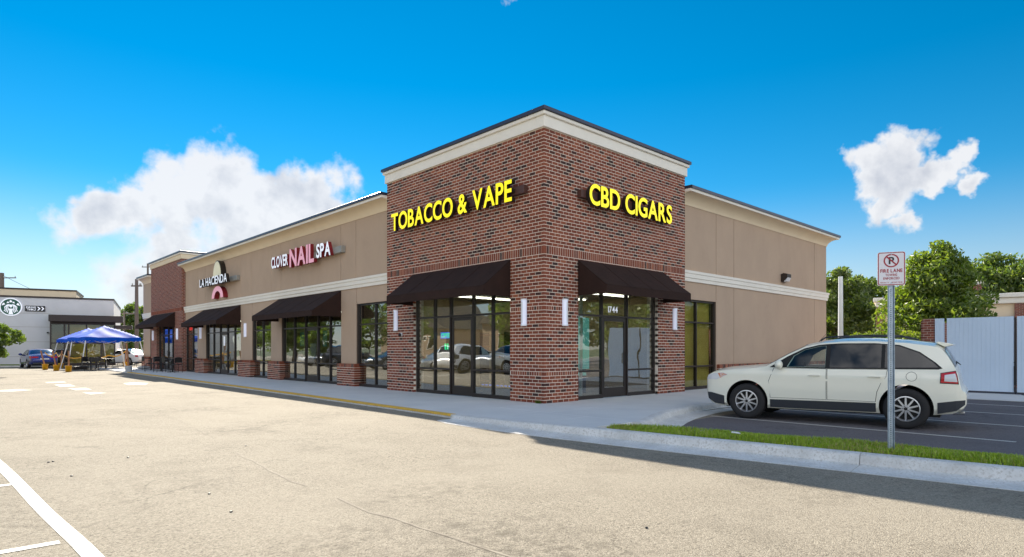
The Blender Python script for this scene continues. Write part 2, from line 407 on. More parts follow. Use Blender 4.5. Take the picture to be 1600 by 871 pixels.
mat('neon_green', (0.0, 0.4, 0.15), 0.4, emit=(0.02, 1.0, 0.35), estr=0.8)
mat('neon_blue', (0.0, 0.1, 0.5), 0.4, emit=(0.05, 0.2, 1.0), estr=0.8)
mat('neon_red', (0.5, 0.0, 0.0), 0.4, emit=(1.0, 0.03, 0.03), estr=0.9)
mat('poster_yellow', (0.8, 0.55, 0.02), 0.6)
leaf_mat('leaf_bright', (0.075, 0.14, 0.014), (0.22, 0.29, 0.03), 0.5)
leaf_mat('leaf_mid', (0.055, 0.11, 0.013), (0.16, 0.22, 0.026), 0.5)
leaf_mat('leaf_dark', (0.055, 0.10, 0.014), (0.15, 0.20, 0.026), 0.5)
leaf_mat('leaf_lime', (0.13, 0.20, 0.012), (0.26, 0.32, 0.03), 0.45)
leaf_mat('grass_dry', (0.35, 0.30, 0.10), (0.50, 0.42, 0.18), 0.3)
leaf_mat('grass_blade', (0.22, 0.34, 0.012), (0.42, 0.54, 0.035), 0.3)

# ------------------------------------------------------------------ mesh helpers
class MB:
    def __init__(s): s.v = []; s.f = []; s.m = []
    def add(s, vs, fs, mi=0):
        o = len(s.v); s.v += [tuple(p) for p in vs]; s.f += [tuple(i + o for i in f) for f in fs]; s.m += [mi] * len(fs); return s
    def box(s, x0, x1, y0, y1, z0, z1, mi=0):
        if x0 > x1: x0, x1 = x1, x0
        if y0 > y1: y0, y1 = y1, y0
        if z0 > z1: z0, z1 = z1, z0
        return s.add([(x0,y0,z0),(x1,y0,z0),(x1,y1,z0),(x0,y1,z0),(x0,y0,z1),(x1,y0,z1),(x1,y1,z1),(x0,y1,z1)],
                     [(0,3,2,1),(4,5,6,7),(0,1,5,4),(1,2,6,5),(2,3,7,6),(3,0,4,7)], mi)
    def tube(s, p0, p1, r0, r1=None, n=10, mi=0, cap=True):
        r1 = r0 if r1 is None else r1
        p0, p1 = Vector(p0), Vector(p1); d = (p1 - p0).normalized()
        a = d.orthogonal().normalized(); b = d.cross(a)
        vs = []
        for p, r in ((p0, r0), (p1, r1)):
            for i in range(n):
                t = 2 * math.pi * i / n; vs.append(p + (a * math.cos(t) + b * math.sin(t)) * r)
        fs = [(i, (i + 1) % n, n + (i + 1) % n, n + i) for i in range(n)]
        if cap: fs += [tuple(range(n - 1, -1, -1)), tuple(range(n, 2 * n))]
        return s.add(vs, fs, mi)
    def path(s, pts, r, n=8, mi=0):
        for a, b in zip(pts, pts[1:]): s.tube(a, b, r, r, n, mi)
        return s
    def lathe(s, prof, n=24, axis='z', center=(0, 0, 0), mi=0, closed=False):
        vs = []; k = len(prof)
        for i in range(n):
            t = 2 * math.pi * i / n; c, q = math.cos(t), math.sin(t)
            for r, h in prof:
                p = (r * c, r * q, h) if axis == 'z' else ((r * c, h, r * q) if axis == 'y' else (h, r * c, r * q))
                vs.append((p[0] + center[0], p[1] + center[1], p[2] + center[2]))
        fs = []
        for i in range(n):
            j = (i + 1) % n
            for q in range(k if closed else k - 1):
                q2 = (q + 1) % k
                f = (i * k + q, j * k + q, j * k + q2, i * k + q2)
                fs.append(f if axis != 'y' else f[::-1])
        return s.add(vs, fs, mi)
    def prism(s, poly, h0, h1, plane='xy', mi=0):
        """poly is a list of 2-D points; extruded from h0 to h1 along the remaining axis"""
        def P(a, b, h): return (a, b, h) if plane == 'xy' else ((a, h, b) if plane == 'xz' else (h, a, b))
        n = len(poly)
        vs = [P(a, b, h0) for a, b in poly] + [P(a, b, h1) for a, b in poly]
        fs = [tuple(range(n))[::-1], tuple(range(n, 2 * n))] + [(i, (i + 1) % n, n + (i + 1) % n, n + i) for i in range(n)]
        return s.add(vs, fs, mi)
    def ball(s, c, rx, ry=None, rz=None, n=10, mi=0):
        ry = rx if ry is None else ry; rz = rx if rz is None else rz
        prof = [(math.sin(math.pi * i / n), -math.cos(math.pi * i / n)) for i in range(n + 1)]
        o = len(s.v); s.lathe([(max(r, 1e-4), h) for r, h in prof], 2 * n, 'z', (0, 0, 0), mi)
        s.v[o:] = [(c[0] + x * rx, c[1] + y * ry, c[2] + z * rz) for x, y, z in s.v[o:]]
        return s
    def mesh(s, name, mats, smooth=False, fix=True):
        me = bpy.data.meshes.new(name); me.from_pydata(s.v, [], s.f)
        for m in (mats if isinstance(mats, (list, tuple)) else [mats]): me.materials.append(MATS[m] if isinstance(m, str) else m)
        if any(s.m): me.polygons.foreach_set('material_index', s.m)
        if fix:
            bm = bmesh.new(); bm.from_mesh(me); bmesh.ops.recalc_face_normals(bm, faces=bm.faces); bm.to_mesh(me); bm.free()
        if smooth: me.polygons.foreach_set('use_smooth', [True] * len(me.polygons))
        me.update(); return me
    def build(s, name, mats, parent=None, smooth=False, bevel=0, fix=True, autosmooth=False):
        o = link(name, s.mesh(name, mats, smooth, fix), parent)
        if bevel:
            b = o.modifiers.new('bevel', 'BEVEL'); b.width = bevel; b.segments = 2; b.limit_method = 'ANGLE'; b.angle_limit = R(40)
        if autosmooth:
            o.data.polygons.foreach_set('use_smooth', [True] * len(o.data.polygons)); o.data.set_sharp_from_angle(angle=R(35))
        return o
def link(name, me, parent=None):
    o = bpy.data.objects.new(name, me); col.objects.link(o)
    if parent is not None: o.parent = parent
    return o
def tag(o, label=None, cat=None, group=None, kind=None):
    if label: o['label'] = label
    if cat: o['category'] = cat
    if group: o['group'] = group
    if kind: o['kind'] = kind
    return o
def empty(name, loc=(0, 0, 0), rz=0.0, label=None, cat=None, group=None):
    o = bpy.data.objects.new(name, None); col.objects.link(o); o.location = loc; o.rotation_euler = (0, 0, rz); o.empty_display_size = 0.2
    return tag(o, label, cat, group)
def copy_tree(o, parent=None, swap=None):
    c = o.copy(); col.objects.link(c)
    if parent is not None: c.parent = parent
    for ch in list(o.children): copy_tree(ch, c)
    return c
cy_, sy_ = math.cos(R(YAW)), math.sin(R(YAW))
def W(cx, d, z=0.0):
    """point cx metres right of and d metres ahead of where the photographer stood"""
    return (CAM[0] + d * cy_ + cx * sy_, CAM[1] + d * sy_ - cx * cy_, z)

# ------------------------------------------------------------------ ground, road, lot, sidewalk, kerb, markings
def road_z(y):
    t = min(1, max(0, (0.5 - y) / 5.0)); t = t * t * (3 - 2 * t)
    return -0.065 - 0.075 * t
def grid_sheet(name, xs, ys, zf, m, kind='structure', parent=None):
    mb = MB(); nx, ny = len(xs), len(ys)
    mb.add([(x, y, zf(x, y)) for x in xs for y in ys], [(i * ny + j, (i + 1) * ny + j, (i + 1) * ny + j + 1, i * ny + j + 1) for i in range(nx - 1) for j in range(ny - 1)])
    return tag(mb.build(name, m, parent, smooth=True), kind=kind)
def lerp_tab(tab, t):
    tab = sorted(tab)
    if t <= tab[0][0]: return tab[0][1]
    for (a, x), (b, y) in zip(tab, tab[1:]):
        if t <= b: 
            s = (t - a) / (b - a); return x + (y - x) * s
    return tab[-1][1]
KX = [(60, -2.3), (23.5, -2.68), (7.9, -2.96), (-0.4, -3.2), (-1.6, -3.1), (-2.8, -2.95), (-3.9, -2.76), (-5.2, -2.6), (-6.5, -2.42), (-8, -2.22), (-9.3, -2.05), (-10.6, -1.85)]
KY = [(-3.2, -4.0), (-1.5, -3.86), (-0.7, -3.58), (-0.1, -3.33), (0.6, -3.1), (1.2, -2.97), (2.0, -2.82), (2.7, -2.76), (30, -2.76)]
kx = lambda y: lerp_tab(KX, y)
ky = lambda x: lerp_tab(KY, x)

def frange(a, b, s):
    n = max(1, int(math.ceil(abs(b - a) / s - 1e-6))); return [a + (b - a) * i / n for i in range(n + 1)]

grid_sheet('terrain', [-900, -300, -80, 80, 300, 900], [-900, -300, -80, 130, 400, 1200], lambda x, y: -0.30, 'terrain')
xs = frange(-75, -6, 6) + frange(-4, 75, 6)
grid_sheet('road', xs, frange(-75, -8, 8) + frange(-7, 2, 0.5) + frange(4, 125, 8), lambda x, y: road_z(y), 'road')
lot = MB(); lot.add([(x, y, -0.134) for x, y in ((-2.45, -4.6), (-1.9, -3.9), (-1.0, -3.75), (30, -2.9), (70, -2.9), (70, -60), (-0.4, -60), (-0.4, -11.6), (-1.8, -11.2))], [tuple(range(9))[::-1]])
tag(lot.build('parking_lot', 'lot'), kind='structure')
ap = MB(); ap.box(11.2, 14.35, -14, -4.3, -0.16, -0.118)
tag(ap.build('concrete_apron', 'concrete'), kind='structure')

# ---- sidewalk: a bed with separate slabs, joints recessed
walk = tag(MB().box(0.0, 20.5, -2.6, 0.45, -0.2, -0.016).box(-2.5, 0.45, -0.001, 41, -0.2, -0.0165).build('sidewalk', 'joint'), kind='structure')
walk.data.materials[0] = MATS['concrete']
G = 0.005
def slab(poly):
    cx = sum(p[0] for p in poly) / len(poly); cyy = sum(p[1] for p in poly) / len(poly)
    q = []
    for x, y in poly:
        d = math.hypot(x - cx, y - cyy); q.append((x - (x - cx) / d * G * 1.4, y - (y - cyy) / d * G * 1.4))
    mb = MB(); mb.prism(q, -0.15, 0.0)
    return mb.build('slab', 'concrete', walk, bevel=0.006)
ys = [0.0] + frange(1.5, 40.5, 1.56)
for a, b in zip(ys, ys[1:]):
    slab([(kx(a) + 0.16, a), (0.35, a), (0.35, b), (kx(b) + 0.16, b)])
for a, b in ((0, -1.3), (-1.3, -2.6), (-2.6, -3.72)):
    slab([(kx(b) + 0.16, b), (-1.45, b), (-1.45, a), (kx(a) + 0.16, a)])
slab([(-1.45, -1.5), (0, -1.5), (0, 0), (-1.45, 0)])
slab([(-1.45, ky(-1.45) + 0.16), (-0.7, ky(-0.7) + 0.16), (0, ky(0) + 0.16), (0, -1.5), (-1.45, -1.5)])
xs = frange(0, 19.5, 1.5)
for a, b in zip(xs, xs[1:]):
    slab([(a, ky(a) + 0.16), ((a + b) / 2, ky((a + b) / 2) + 0.16), (b, ky(b) + 0.16), (b, 0.35), (a, 0.35)])

# ---- kerbs swept along their lines, cast in lengths with open joints
def sweep(path, profile, name, m, parent, side=1, smooth=True):
    """path: (x, y); profile(t, x, y) -> [(offset to the right of travel, z)]"""
    mb = MB(); n = len(path); k = None
    for i, (x, y) in enumerate(path):
        a = path[max(0, i - 1)]; b = path[min(n - 1, i + 1)]
        dx, dy = b[0] - a[0], b[1] - a[1]; l = math.hypot(dx, dy); nx, ny = dy / l * side, -dx / l * side
        pr = profile(x, y); k = len(pr)
        mb.v += [(x + nx * o, y + ny * o, z) for o, z in pr]
    for i in range(n - 1):
        for j in range(k):
            j2 = (j + 1) % k
            mb.f.append((i * k + j, (i + 1) * k + j, (i + 1) * k + j2, i * k + j2)); mb.m.append(0)
    mb.f.append(tuple(range(k))); mb.f.append(tuple((n - 1) * k + j for j in range(k))[::-1]); mb.m += [0, 0]
    return mb.build(name, m, parent, autosmooth=smooth)
def rolled(x, y):
    g = road_z(y) + 0.006
    pan = 0.62 if y < -1 else 0.62 * max(0.02, min(1, (0.6 - y) / 1.6))
    r = min(0.07, -g * 0.6)
    pts = [(0.62 + (pan - 0.62), g), (0.10, g - 0.004), (0.07, g + 0.012)]
    pts += [(0.05 - 0.05 * (1 - math.cos(a)) * 1.0 - 0.02 * math.sin(a) * 0, -r + r * math.sin(a)) for a in (0.1, 0.5, 0.9, 1.3, 1.57)]
    pts += [(-0.15, 0.0), (-0.15, g - 0.12), (pan, g - 0.12)]
    return pts
kerb = tag(empty('kerb'), kind='structure')
def kerb_run(y0, y1, step, joint=0.008):
    y = y0
    while y > y1 + 0.2:
        e = max(y1, y - step)
        pts = [(kx(t), t) for t in frange(y - joint / 2, e + joint / 2, 0.22)]
        sweep(pts, rolled, 'kerb_length', 'kerb_concrete', kerb, side=1)
        y = e
# travelling towards -Y the road (towards -X) lies to the right
def rolled_sign(): pass
kerb_run(-0.55, -3.95, 3.4)
kerb_run(-3.95, -7.72, 3.77)
kerb_run(-7.72, -10.6, 2.88)
# low painted kerb along the shops
def low(x, y):
    g = road_z(y) - 0.1
    return [(0.0, g), (0.0, -0.012), (-0.012, 0.001), (-0.15, 0.001), (-0.15, g)]
def yellow(x, y):
    return [(0.004, -0.03), (0.004, -0.010), (-0.010, 0.005), (-0.145, 0.005), (-0.145, -0.02)]
y = 40.5
while y > -0.4:
    e = max(-0.55, y - 3.4)
    if e < 0.6: e = -0.55
    pts = [(kx(t), t) for t in frange(y - 0.004, e + 0.004, 0.6)]
    sweep(pts, low, 'kerb_length', 'kerb_concrete', kerb, side=1)
    y = e
stripe = sweep([(kx(t), t) for t in frange(31, -0.45, 0.6)], yellow, 'yellow_stripe', 'yellow_paint', kerb, side=1)
# kerb and pan in front of the parking bays
def bay(x, y):
    return [(0.55, -0.126), (0.10, -0.122), (0.07, -0.105), (0.05, -0.05), (0.03, -0.015), (0.0, 0.0), (-0.15, 0.0), (-0.15, -0.25), (0.55, -0.25)]
for a, b in ((-1.52, 2.4), (2.41, 6.0), (6.01, 9.6), (9.61, 13.2), (13.21, 18.0)):
    sweep([(x, ky(x)) for x in frange(a, b, 0.2)], bay, 'kerb_length', 'kerb_concrete', kerb, side=1)
# island back kerb
GB = [(-2.32, -3.98), (-2.05, -4.25), (-1.82, -4.65), (-1.62, -5.2), (-1.45, -6.2), (-1.3, -7.3), (-1.17, -8.4), (-1.05, -9.5), (-1.0, -10.2), (-1.15, -10.65), (-1.5, -10.85), (-1.85, -10.6)]
def rs(path, s):
    out = [path[0]]
    for a, b in zip(path, path[1:]):
        n = max(1, int(math.hypot(b[0] - a[0], b[1] - a[1]) / s))
        out += [(a[0] + (b[0] - a[0]) * i / n, a[1] + (b[1] - a[1]) * i / n) for i in range(1, n + 1)]
    return out
def back(x, y): return [(0.0, -0.3), (0.0, -0.01), (-0.01, 0.0), (-0.11, 0.0), (-0.12, -0.01), (-0.12, -0.3)]
sweep(rs(GB, 0.2), back, 'kerb_length', 'kerb_concrete', kerb, side=-1)

# ---- grass island
def gback(y): return lerp_tab([(b, a) for a, b in GB[:9]], y)
def gfront(y): return kx(y) + 0.15
isl = MB(); yy = frange(-4.0, -10.6, 0.3); pts = []
isl.add([(gfront(t), t, -0.01) for t in yy] + [(max(gfront(t) + 0.01, gback(t) - 0.005), t, -0.01) for t in yy], [(i, i + 1, len(yy) + i + 1, len(yy) + i) for i in range(len(yy) - 1)])
tag(isl.build('planting_strip', 'soil'), kind='structure')
rnd = random.Random(3)
gm = MB()
for i in range(30000):
    t = -3.95 - rnd.random() ** 0.9 * 6.6
    a, b = gfront(t) + 0.0, gback(t) - 0.0
    if b - a < 0.03: continue
    if math.sin(t * 2.3 + 1) * math.sin(t * 5.7) > 0.55 and rnd.random() < 0.6: continue
    u = rnd.random(); x = a + (b - a) * u
    edge = min(u, 1 - u) * (b - a)
    h = rnd.uniform(0.022, 0.068) * (0.6 + 0.4 * min(1, edge / 0.1)) * (0.7 + 0.6 * (math.sin(t * 3.1 + x * 5) * 0.5 + 0.5))
    an = rnd.random() * 6.283; w = rnd.uniform(0.003, 0.006); ln = rnd.uniform(0.2, 0.9) * h
    dx, dy = math.cos(an), math.sin(an); lx, ly = math.cos(an + 1.4) * ln, math.sin(an + 1.4) * ln
    gm.add([(x - dx * w, t - dy * w, -0.012), (x + dx * w, t + dy * w, -0.012), (x + lx * 0.45 + dx * w * 0.7, t + ly * 0.45 + dy * w * 0.7, h * 0.65), (x + lx * 0.45 - dx * w * 0.7, t + ly * 0.45 - dy * w * 0.7, h * 0.65), (x + lx, t + ly, h)], [(0, 1, 2, 3), (3, 2, 4)], 1 if rnd.random() < 0.10 + 0.25 * (math.sin(t * 1.7 + 2) > 0.8) else 0)
tag(gm.build('grass', ('grass_blade', 'grass_dry'), fix=False), 'short bright green grass on the kerbed strip below the fire lane sign', 'grass', kind='stuff')
litter = MB(); litter.prism([(0, 0), (0.2, 0.02), (0.21, 0.12), (0.02, 0.13)], 0, 0.012)
lo = litter.build('paper_scrap', 'paper_white', bevel=0.004); lo.location = (-2.1, -6.05, 0.065); lo.rotation_euler = (0.08, 0.05, 0.5)
tag(lo, 'flat white scrap of paper lying on the grass strip', 'litter')
# tuft at the foot of the brick corner
tf = MB()
for i in range(130):
    an = rnd.random() * 6.283; r = rnd.random() ** 0.7 * 0.06; h = rnd.uniform(0.03, 0.11); x = -0.03 - abs(math.cos(an) * r); y = 0.14 + math.sin(an) * r * 1.6; lx, ly = rnd.uniform(-1, 0.3) * 0.05, rnd.uniform(-1, 1) * 0.05
    tf.add([(x - 0.006, y, 0), (x + 0.006, y, 0), (x + lx, y + ly, h)], [(0, 1, 2)])
tag(tf.build('weed', 'leaf_mid', fix=False), 'small green weed growing at the foot of the brick corner', 'weed')

# ---- painted markings, each a sheet just above the asphalt
def marking(pts_left, pts_right, z, m='white_paint', name='lane_line'):
    mb = MB(); n = len(pts_left)
    mb.add([(x, y, z(y) if callable(z) else z) for x, y in pts_left] + [(x, y, z(y) if callable(z) else z) for x, y in pts_right], [(i, i + 1, n + i + 1, n + i) for i in range(n - 1)])
    return tag(mb.build(name, m), kind='structure')
rz4 = lambda y: road_z(y) + 0.004
def strip(path, w, z=rz4, name='lane_line', m='white_paint'):
    L_, R_ = [], []
    for i, (x, y) in enumerate(path):
        a = path[max(0, i - 1)]; b = path[min(len(path) - 1, i + 1)]
        dx, dy = b[0] - a[0], b[1] - a[1]; l = math.hypot(dx, dy)
        L_.append((x - dy / l * w / 2, y + dx / l * w / 2)); R_.append((x + dy / l * w / 2, y - dx / l * w / 2))
    return marking(L_, R_, z, m, name)
def smooth_path(P, s=0.3):
    out = []
    for i in range(len(P) - 1):
        p0, p1, p2, p3 = P[max(0, i - 1)], P[i], P[i + 1], P[min(len(P) - 1, i + 2)]
        n = max(2, int(math.hypot(p2[0] - p1[0], p2[1] - p1[1]) / s))
        for k in range(n):
            t = k / n
            out.append(tuple(0.5 * (2 * p1[j] + (p2[j] - p0[j]) * t + (2 * p0[j] - 5 * p1[j] + 4 * p2[j] - p3[j]) * t * t + (3 * p1[j] - p0[j] - 3 * p2[j] + p3[j]) * t ** 3) for j in (0, 1)))
    return out + [P[-1]]
strip(smooth_path([(-11.2, 9.0), (-10.58, 4.0), (-10.24, -0.64), (-10.09, -3.49), (-10.0, -5.23), (-9.98, -7.5), (-10.05, -10.0)]), 0.118)
strip([(-10.32, 0.45), (-15.5, 0.45)], 0.10, rz4, 'bay_line')
strip([(-10.12, -4.66), (-15.5, -4.72)], 0.10, rz4, 'bay_line')
strip([(-10.22, -2.07), (-15.5, -2.10)], 0.10, rz4, 'bay_line')
rw_ = random.Random(5); sm = [(-7.6 + 0.35 * math.sin(t * 0.31) + rw_.uniform(-0.03, 0.03), t) for t in frange(-7.6, 22, 0.35)]
i_ = 0
while i_ < len(sm) - 4:
    n_ = rw_.randint(3, 11); w0_ = rw_.uniform(0.008, 0.026)
    strip(sm[i_:i_ + n_ + 1], w0_, lambda y: road_z(y) + 0.003, 'paving_seam', 'seam_tar'); i_ += n_ + rw_.randint(0, 5)
for X in (1.52, 4.1, 6.7, 9.3):
    strip([(X, -3.55), (X + 0.02, -8.75)], 0.10, -0.129, 'bay_line')
for pts in (((0, 30), (10, 30), (11, 33), (1, 33)), ):
    pass
# ------------------------------------------------------------------ the retail building
bld = empty('retail_building', (0, 0, 0), 0, 'long single storey retail building with a red brick corner tower and tan stucco walls', 'building')
WX = 0.20                                     # face of the stucco wall behind the tower face
ZB0, ZB1 = 3.50, 3.84                         # white band
ZC0 = 5.93                                    # underside of the cornice
# rectangular pieces of a facade: face 'L' lies in x = const (runs along Y), face 'R' in y = const (runs along X)
def fbox(mb, face, u0, u1, z0, z1, d0, d1, mi=0):
    if face == 'L': mb.box(d0, d1, u0, u1, z0, z1, mi)
    else: mb.box(u0, u1, d0, d1, z0, z1, mi)
    return mb

# ---- brickwork of the tower
BL, CH, J = 0.203, 0.0838, 0.0155
courses = []                                  # (z0, z1, kind)
z = 0.0
for kind, n in (('s', 8), ('r', 1), ('s', 18), ('r', 1), ('s', 15), ('S', 1), ('s', 34)):
    for i in range(n):
        h = {'s': CH, 'r': 0.107, 'S': 0.213}[kind]
        courses.append((z, z + h - J, kind)); z += h
BRICK_TOP = z
rb = random.Random(11)
def tone(p=0.15): return rb.uniform(0.0, 0.17) if rb.random() < p else rb.triangular(0.2, 1.0, 0.55)
def lay(face, length, openings, zmax, out):
    """all bricks of one face, flush to the corner at u = 0"""
    cnt = 0
    for ci, (z0, z1, kind) in enumerate(courses):
        if z1 > zmax: break
        par = (ci + (0 if face == 'L' else 1)) % 2
        if kind == 's':
            u = 0.0 if par == 0 else 0.102
            first = True
            while u < length - 0.02:
                e = min(u + BL - J, length)
                out.append((face, u, e, z0, z1, kind)); u += BL
        else:
            u = 0.0 if face == 'L' else 0.102
            if face == 'L': out.append((face, 0.0, 0.092, z0, z1, kind)); u = 0.102
            while u < length - 0.02:
                e = min(u + 0.0838 - J, length); out.append((face, u, e, z0, z1, kind)); u += 0.0838
def clip(bricks, openings):
    res = []
    for b in bricks:
        parts = [(b[1], b[2])]
        for (a0, a1, c0, c1) in openings:
            if b[4] <= c0 or b[3] >= c1 - 0.02: continue
            new = []
            for p, q in parts:
                if q <= a0 or p >= a1: new.append((p, q)); continue
                if p < a0: new.append((p, a0))
                if q > a1: new.append((a1, q))
            parts = new
        for p, q in parts:
            if q - p > 0.025: res.append((b[0], p, q, b[3], b[4], b[5]))
    return res
TL, TR = 7.10, 6.35                           # lengths of the tower faces
OL = (1.21, 5.58, 0.0, 3.03)                  # shop front openings
OR = (1.27, 4.86, 0.0, 3.03)
tower = MB()
def wall_with_hole(mb, face, u0, u1, z0, z1, op, d0, d1):
    a0, a1, c0, c1 = op
    fbox(mb, face, u0, a0, z0, z1, d0, d1); fbox(mb, face, a1, u1, z0, z1, d0, d1); fbox(mb, face, a0, a1, c1, z1, d0, d1)
wall_with_hole(tower, 'L', 0.005, TL - 0.005, -0.02, 6.85, (OL[0] - 0.001, OL[1] + 0.001, 0, OL[3]), 0.005, 0.38)
wall_with_hole(tower, 'R', 0.3805, TR - 0.005, -0.02, 6.85, (OR[0], OR[1], 0, OR[3]), 0.005, 0.38)
tower_o = tower.build('brick_tower', 'mortar', bld)
# returns of the tower above the stucco parapet
bricks = []
lay('L', TL, None, 6.75, bricks); bl = clip(bricks, [OL])
bricks = []
lay('R', TR, None, 6.75, bricks); br = clip(bricks, [OR])
allb = bl + br
def bdist(b):
    c = (b[1] + b[2]) / 2; zc = (b[3] + b[4]) / 2
    p = (0, c, zc) if b[0] == 'L' else (c, 0, zc)
    return math.dist(p, CAM)
full = [b for b in allb if b[5] == 's' and abs(b[2] - b[1] - (BL - J)) < 1e-6]
full.sort(key=bdist)
singles = set(id(b) for b in full[:300])
def brick_box(mb, b, rr=rb):
    j = rr.uniform(-0.0015, 0.0015)
    if b[0] == 'L': mb.box(j, 0.092, b[1], b[2], b[3] + 0.0, b[4])
    else: mb.box(b[1], b[2], j, 0.092, b[3], b[4])
def set_tone(me, tones_per_face):
    a = me.attributes.new('tone', 'FLOAT', 'FACE'); a.data.foreach_set('value', tones_per_face)
variants = {}
for face in 'LR':
    for k in range(14):
        mb = MB(); j = rb.uniform(-0.0015, 0.0015); l = (BL - J) / 2; hh = (CH - J) / 2
        if face == 'L': mb.box(j, 0.092, -l, l, -hh, hh)
        else: mb.box(-l, l, j, 0.092, -hh, hh)
        me = mb.mesh('brick', 'brick'); set_tone(me, [0.02 + 0.05 * k if k < 3 else 0.28 + 0.055 * (k - 3)] * 6)
        variants[face, k] = me
loose = {'L': (MB(), []), 'R': (MB(), [])}
for b in allb:
    if id(b) in singles:
        o = link('brick', variants[b[0], rb.choice([0, 1, 2] + list(range(3, 14)) * 2)], tower_o)
        c = (b[1] + b[2]) / 2; zc = (b[3] + b[4]) / 2
        o.location = (0, c, zc) if b[0] == 'L' else (c, 0, zc)
    else:
        mb, ts = loose[b[0]]; brick_box(mb, b); ts += [tone(0.15 if b[5] == 's' else 0.07)] * 6
for f in 'LR':
    mb, ts = loose[f]
    o = mb.build('brickwork', 'brick', tower_o, fix=False); set_tone(o.data, ts); tag(o, kind='stuff')
# tower fascia, coping and roof
def ring(mb, x0, x1, y0, y1, z0, z1, t, mi=0):
    mb.box(x0, x1, y0, y0 + t, z0, z1, mi); mb.box(x0, x1, y1 - t, y1, z0, z1, mi)
    mb.box(x0, x0 + t, y0 + t, y1 - t, z0, z1, mi); mb.box(x1 - t, x1, y0 + t, y1 - t, z0, z1, mi)
fa = MB(); ring(fa, -0.055, TR + 0.055, -0.055, TL + 0.055, BRICK_TOP + 0.004, 6.99, 0.3); fa.build('fascia', 'trim_white', bld, bevel=0.01)
fb = MB(); ring(fb, -0.11, TR + 0.11, -0.11, TL + 0.11, 6.992, 7.085, 0.36); fb.build('fascia_moulding', 'trim_white', bld, bevel=0.02)
fc = MB(); ring(fc, -0.15, TR + 0.15, -0.15, TL + 0.15, 7.087, 7.18, 0.42); fc.build('coping', 'coping', bld, bevel=0.008)
rf = MB(); rf.box(0.25, TR - 0.02, 0.25, TL - 0.02, 6.5, 6.6); rf.box(TR - 0.3, TR - 0.01, 0.385, TL - 0.01, 5.2, 6.85).box(0.385, TR - 0.31, TL - 0.3, TL - 0.01, 5.2, 6.85); rf.build('tower_roof', 'grey_roof', bld)

# ---- stucco walls built from panels with recessed control joints
XE = 18.5; YE = 40.0; T2 = (29.9, 37.0)
wall = MB()
cols_L = [(9.46, 10.60), (15.93, 17.10), (19.32, 20.80), (26.12, 27.60)]
wins_L = [(7.12, 9.46), (10.60, 15.93), (17.10, 19.32), (20.80, 26.12), (27.60, 29.9)]
ZW = 2.93
def panel(face, u0, u1, z0, z1, d=WX, th=0.03, parent=None):
    mb = MB(); g = 0.013
    fbox(mb, face, u0 + g, u1 - g, z0, z1, d, d + th)
    return mb.build('stucco_panel', 'stucco', parent, bevel=0.004)
wall.box(WX + 0.025, 0.5, 7.11, 29.89, ZW, 6.3).box(WX + 0.025, 0.5, T2[1] + 0.01, YE, ZW, 6.3)
for a, b in cols_L: wall.box(WX + 0.025, 0.5, a + 0.005, b - 0.005, 0, ZW)
wall.box(WX + 0.025, 0.5, 38.1, YE, 0, ZW)
wall_o = wall.build('wall', 'joint', bld)
J_L = [7.10, 9.50, 10.62, 16.01, 17.08, 19.36, 20.80, 26.20, 27.56, 29.90]
for a, b in zip(J_L, J_L[1:]):
    panel('L', a, b, ZB1 - 0.02, ZC0 + 0.02, parent=wall_o)
for a, b in wins_L: panel('L', a + 0.006, b - 0.006, ZW, ZB0 + 0.02, parent=wall_o)
for a, b in cols_L: panel('L', a, b, 0.02, ZB0 + 0.02, parent=wall_o)
panel('L', T2[1], YE, ZB1 - 0.02, ZC0 + 0.02, parent=wall_o); panel('L', T2[1], 38.1, ZW, ZB0 + 0.02, parent=wall_o); panel('L', 38.1, YE, 0.02, ZB0 + 0.02, parent=wall_o)
wall2 = MB()
wall2.box(TR + 0.01, 8.66, WX + 0.025, 0.5, ZW, 6.3).box(8.66, XE, WX + 0.025, 0.5, 0, 6.3)
wall2.box(XE - 0.3, XE - 0.02, 0.5, YE, 0, 6.3).box(0.5, XE - 0.3, YE - 0.3, YE, 0, 6.3)
wall2_o = wall2.build('wall', 'joint', bld); wall2_o.data.materials.append(MATS['stucco'])
J_R = [TR, 8.66, 9.91, 17.14, XE]
for a, b in zip(J_R, J_R[1:]): panel('R', a, b, ZB1 - 0.02, ZC0 + 0.02, parent=wall2_o)
panel('R', TR, 8.66, ZW, ZB0 + 0.02, parent=wall2_o)
for a, b in zip(J_R[1:], J_R[2:]): panel('R', a, b, 0.02, ZB0 + 0.02, parent=wall2_o)
panelE = MB(); panelE.box(XE - 0.02, XE, WX + 0.03, YE, 0.02, ZC0 + 0.02); panelE.build('stucco_panel', 'stucco', wall2_o)
# brick plinth of the side wall
def brick_block(name, face, u0, u1, z1, d0, depth, soldier=True, par=bld):
    core = MB(); fbox(core, face, u0 + 0.012, u1 - 0.012, -0.02, z1 - 0.004, d0 + 0.005, d0 + depth); co = core.build(name, 'mortar', par)
    mb = MB(); ts = []; z = 0.0; k = 0
    hs = []
    while z + CH <= z1 - 0.10: hs.append((z, z + CH - J, 's')); z += CH
    hs.append((z, z1, 'r'))
    for z0, zz, kind in hs:
        st = BL if kind == 's' else 0.0838
        u = u0 - (0.102 if (kind == 's' and k % 2) else 0); k += 1
        while u < u1 - 0.02:
            p, q = max(u, u0), min(u + st - J, u1); u += st
            if q - p < 0.02: continue
            j = rb.uniform(-0.0015, 0.0015)
            fbox(mb, face, p, q, z0, zz, d0 + j, d0 + depth - 0.012); ts += [tone()] * 6
    o = mb.build('brickwork', 'brick', co, fix=False); set_tone(o.data, ts); tag(o, kind='stuff')
    return co
for a, b in cols_L: brick_block('brick_pier', 'L', a - 0.08, b + 0.08, 0.80, 0.075, 0.3)
brick_block('brick_pier', 'L', 38.05, YE - 0.02, 0.80, 0.075, 0.3)
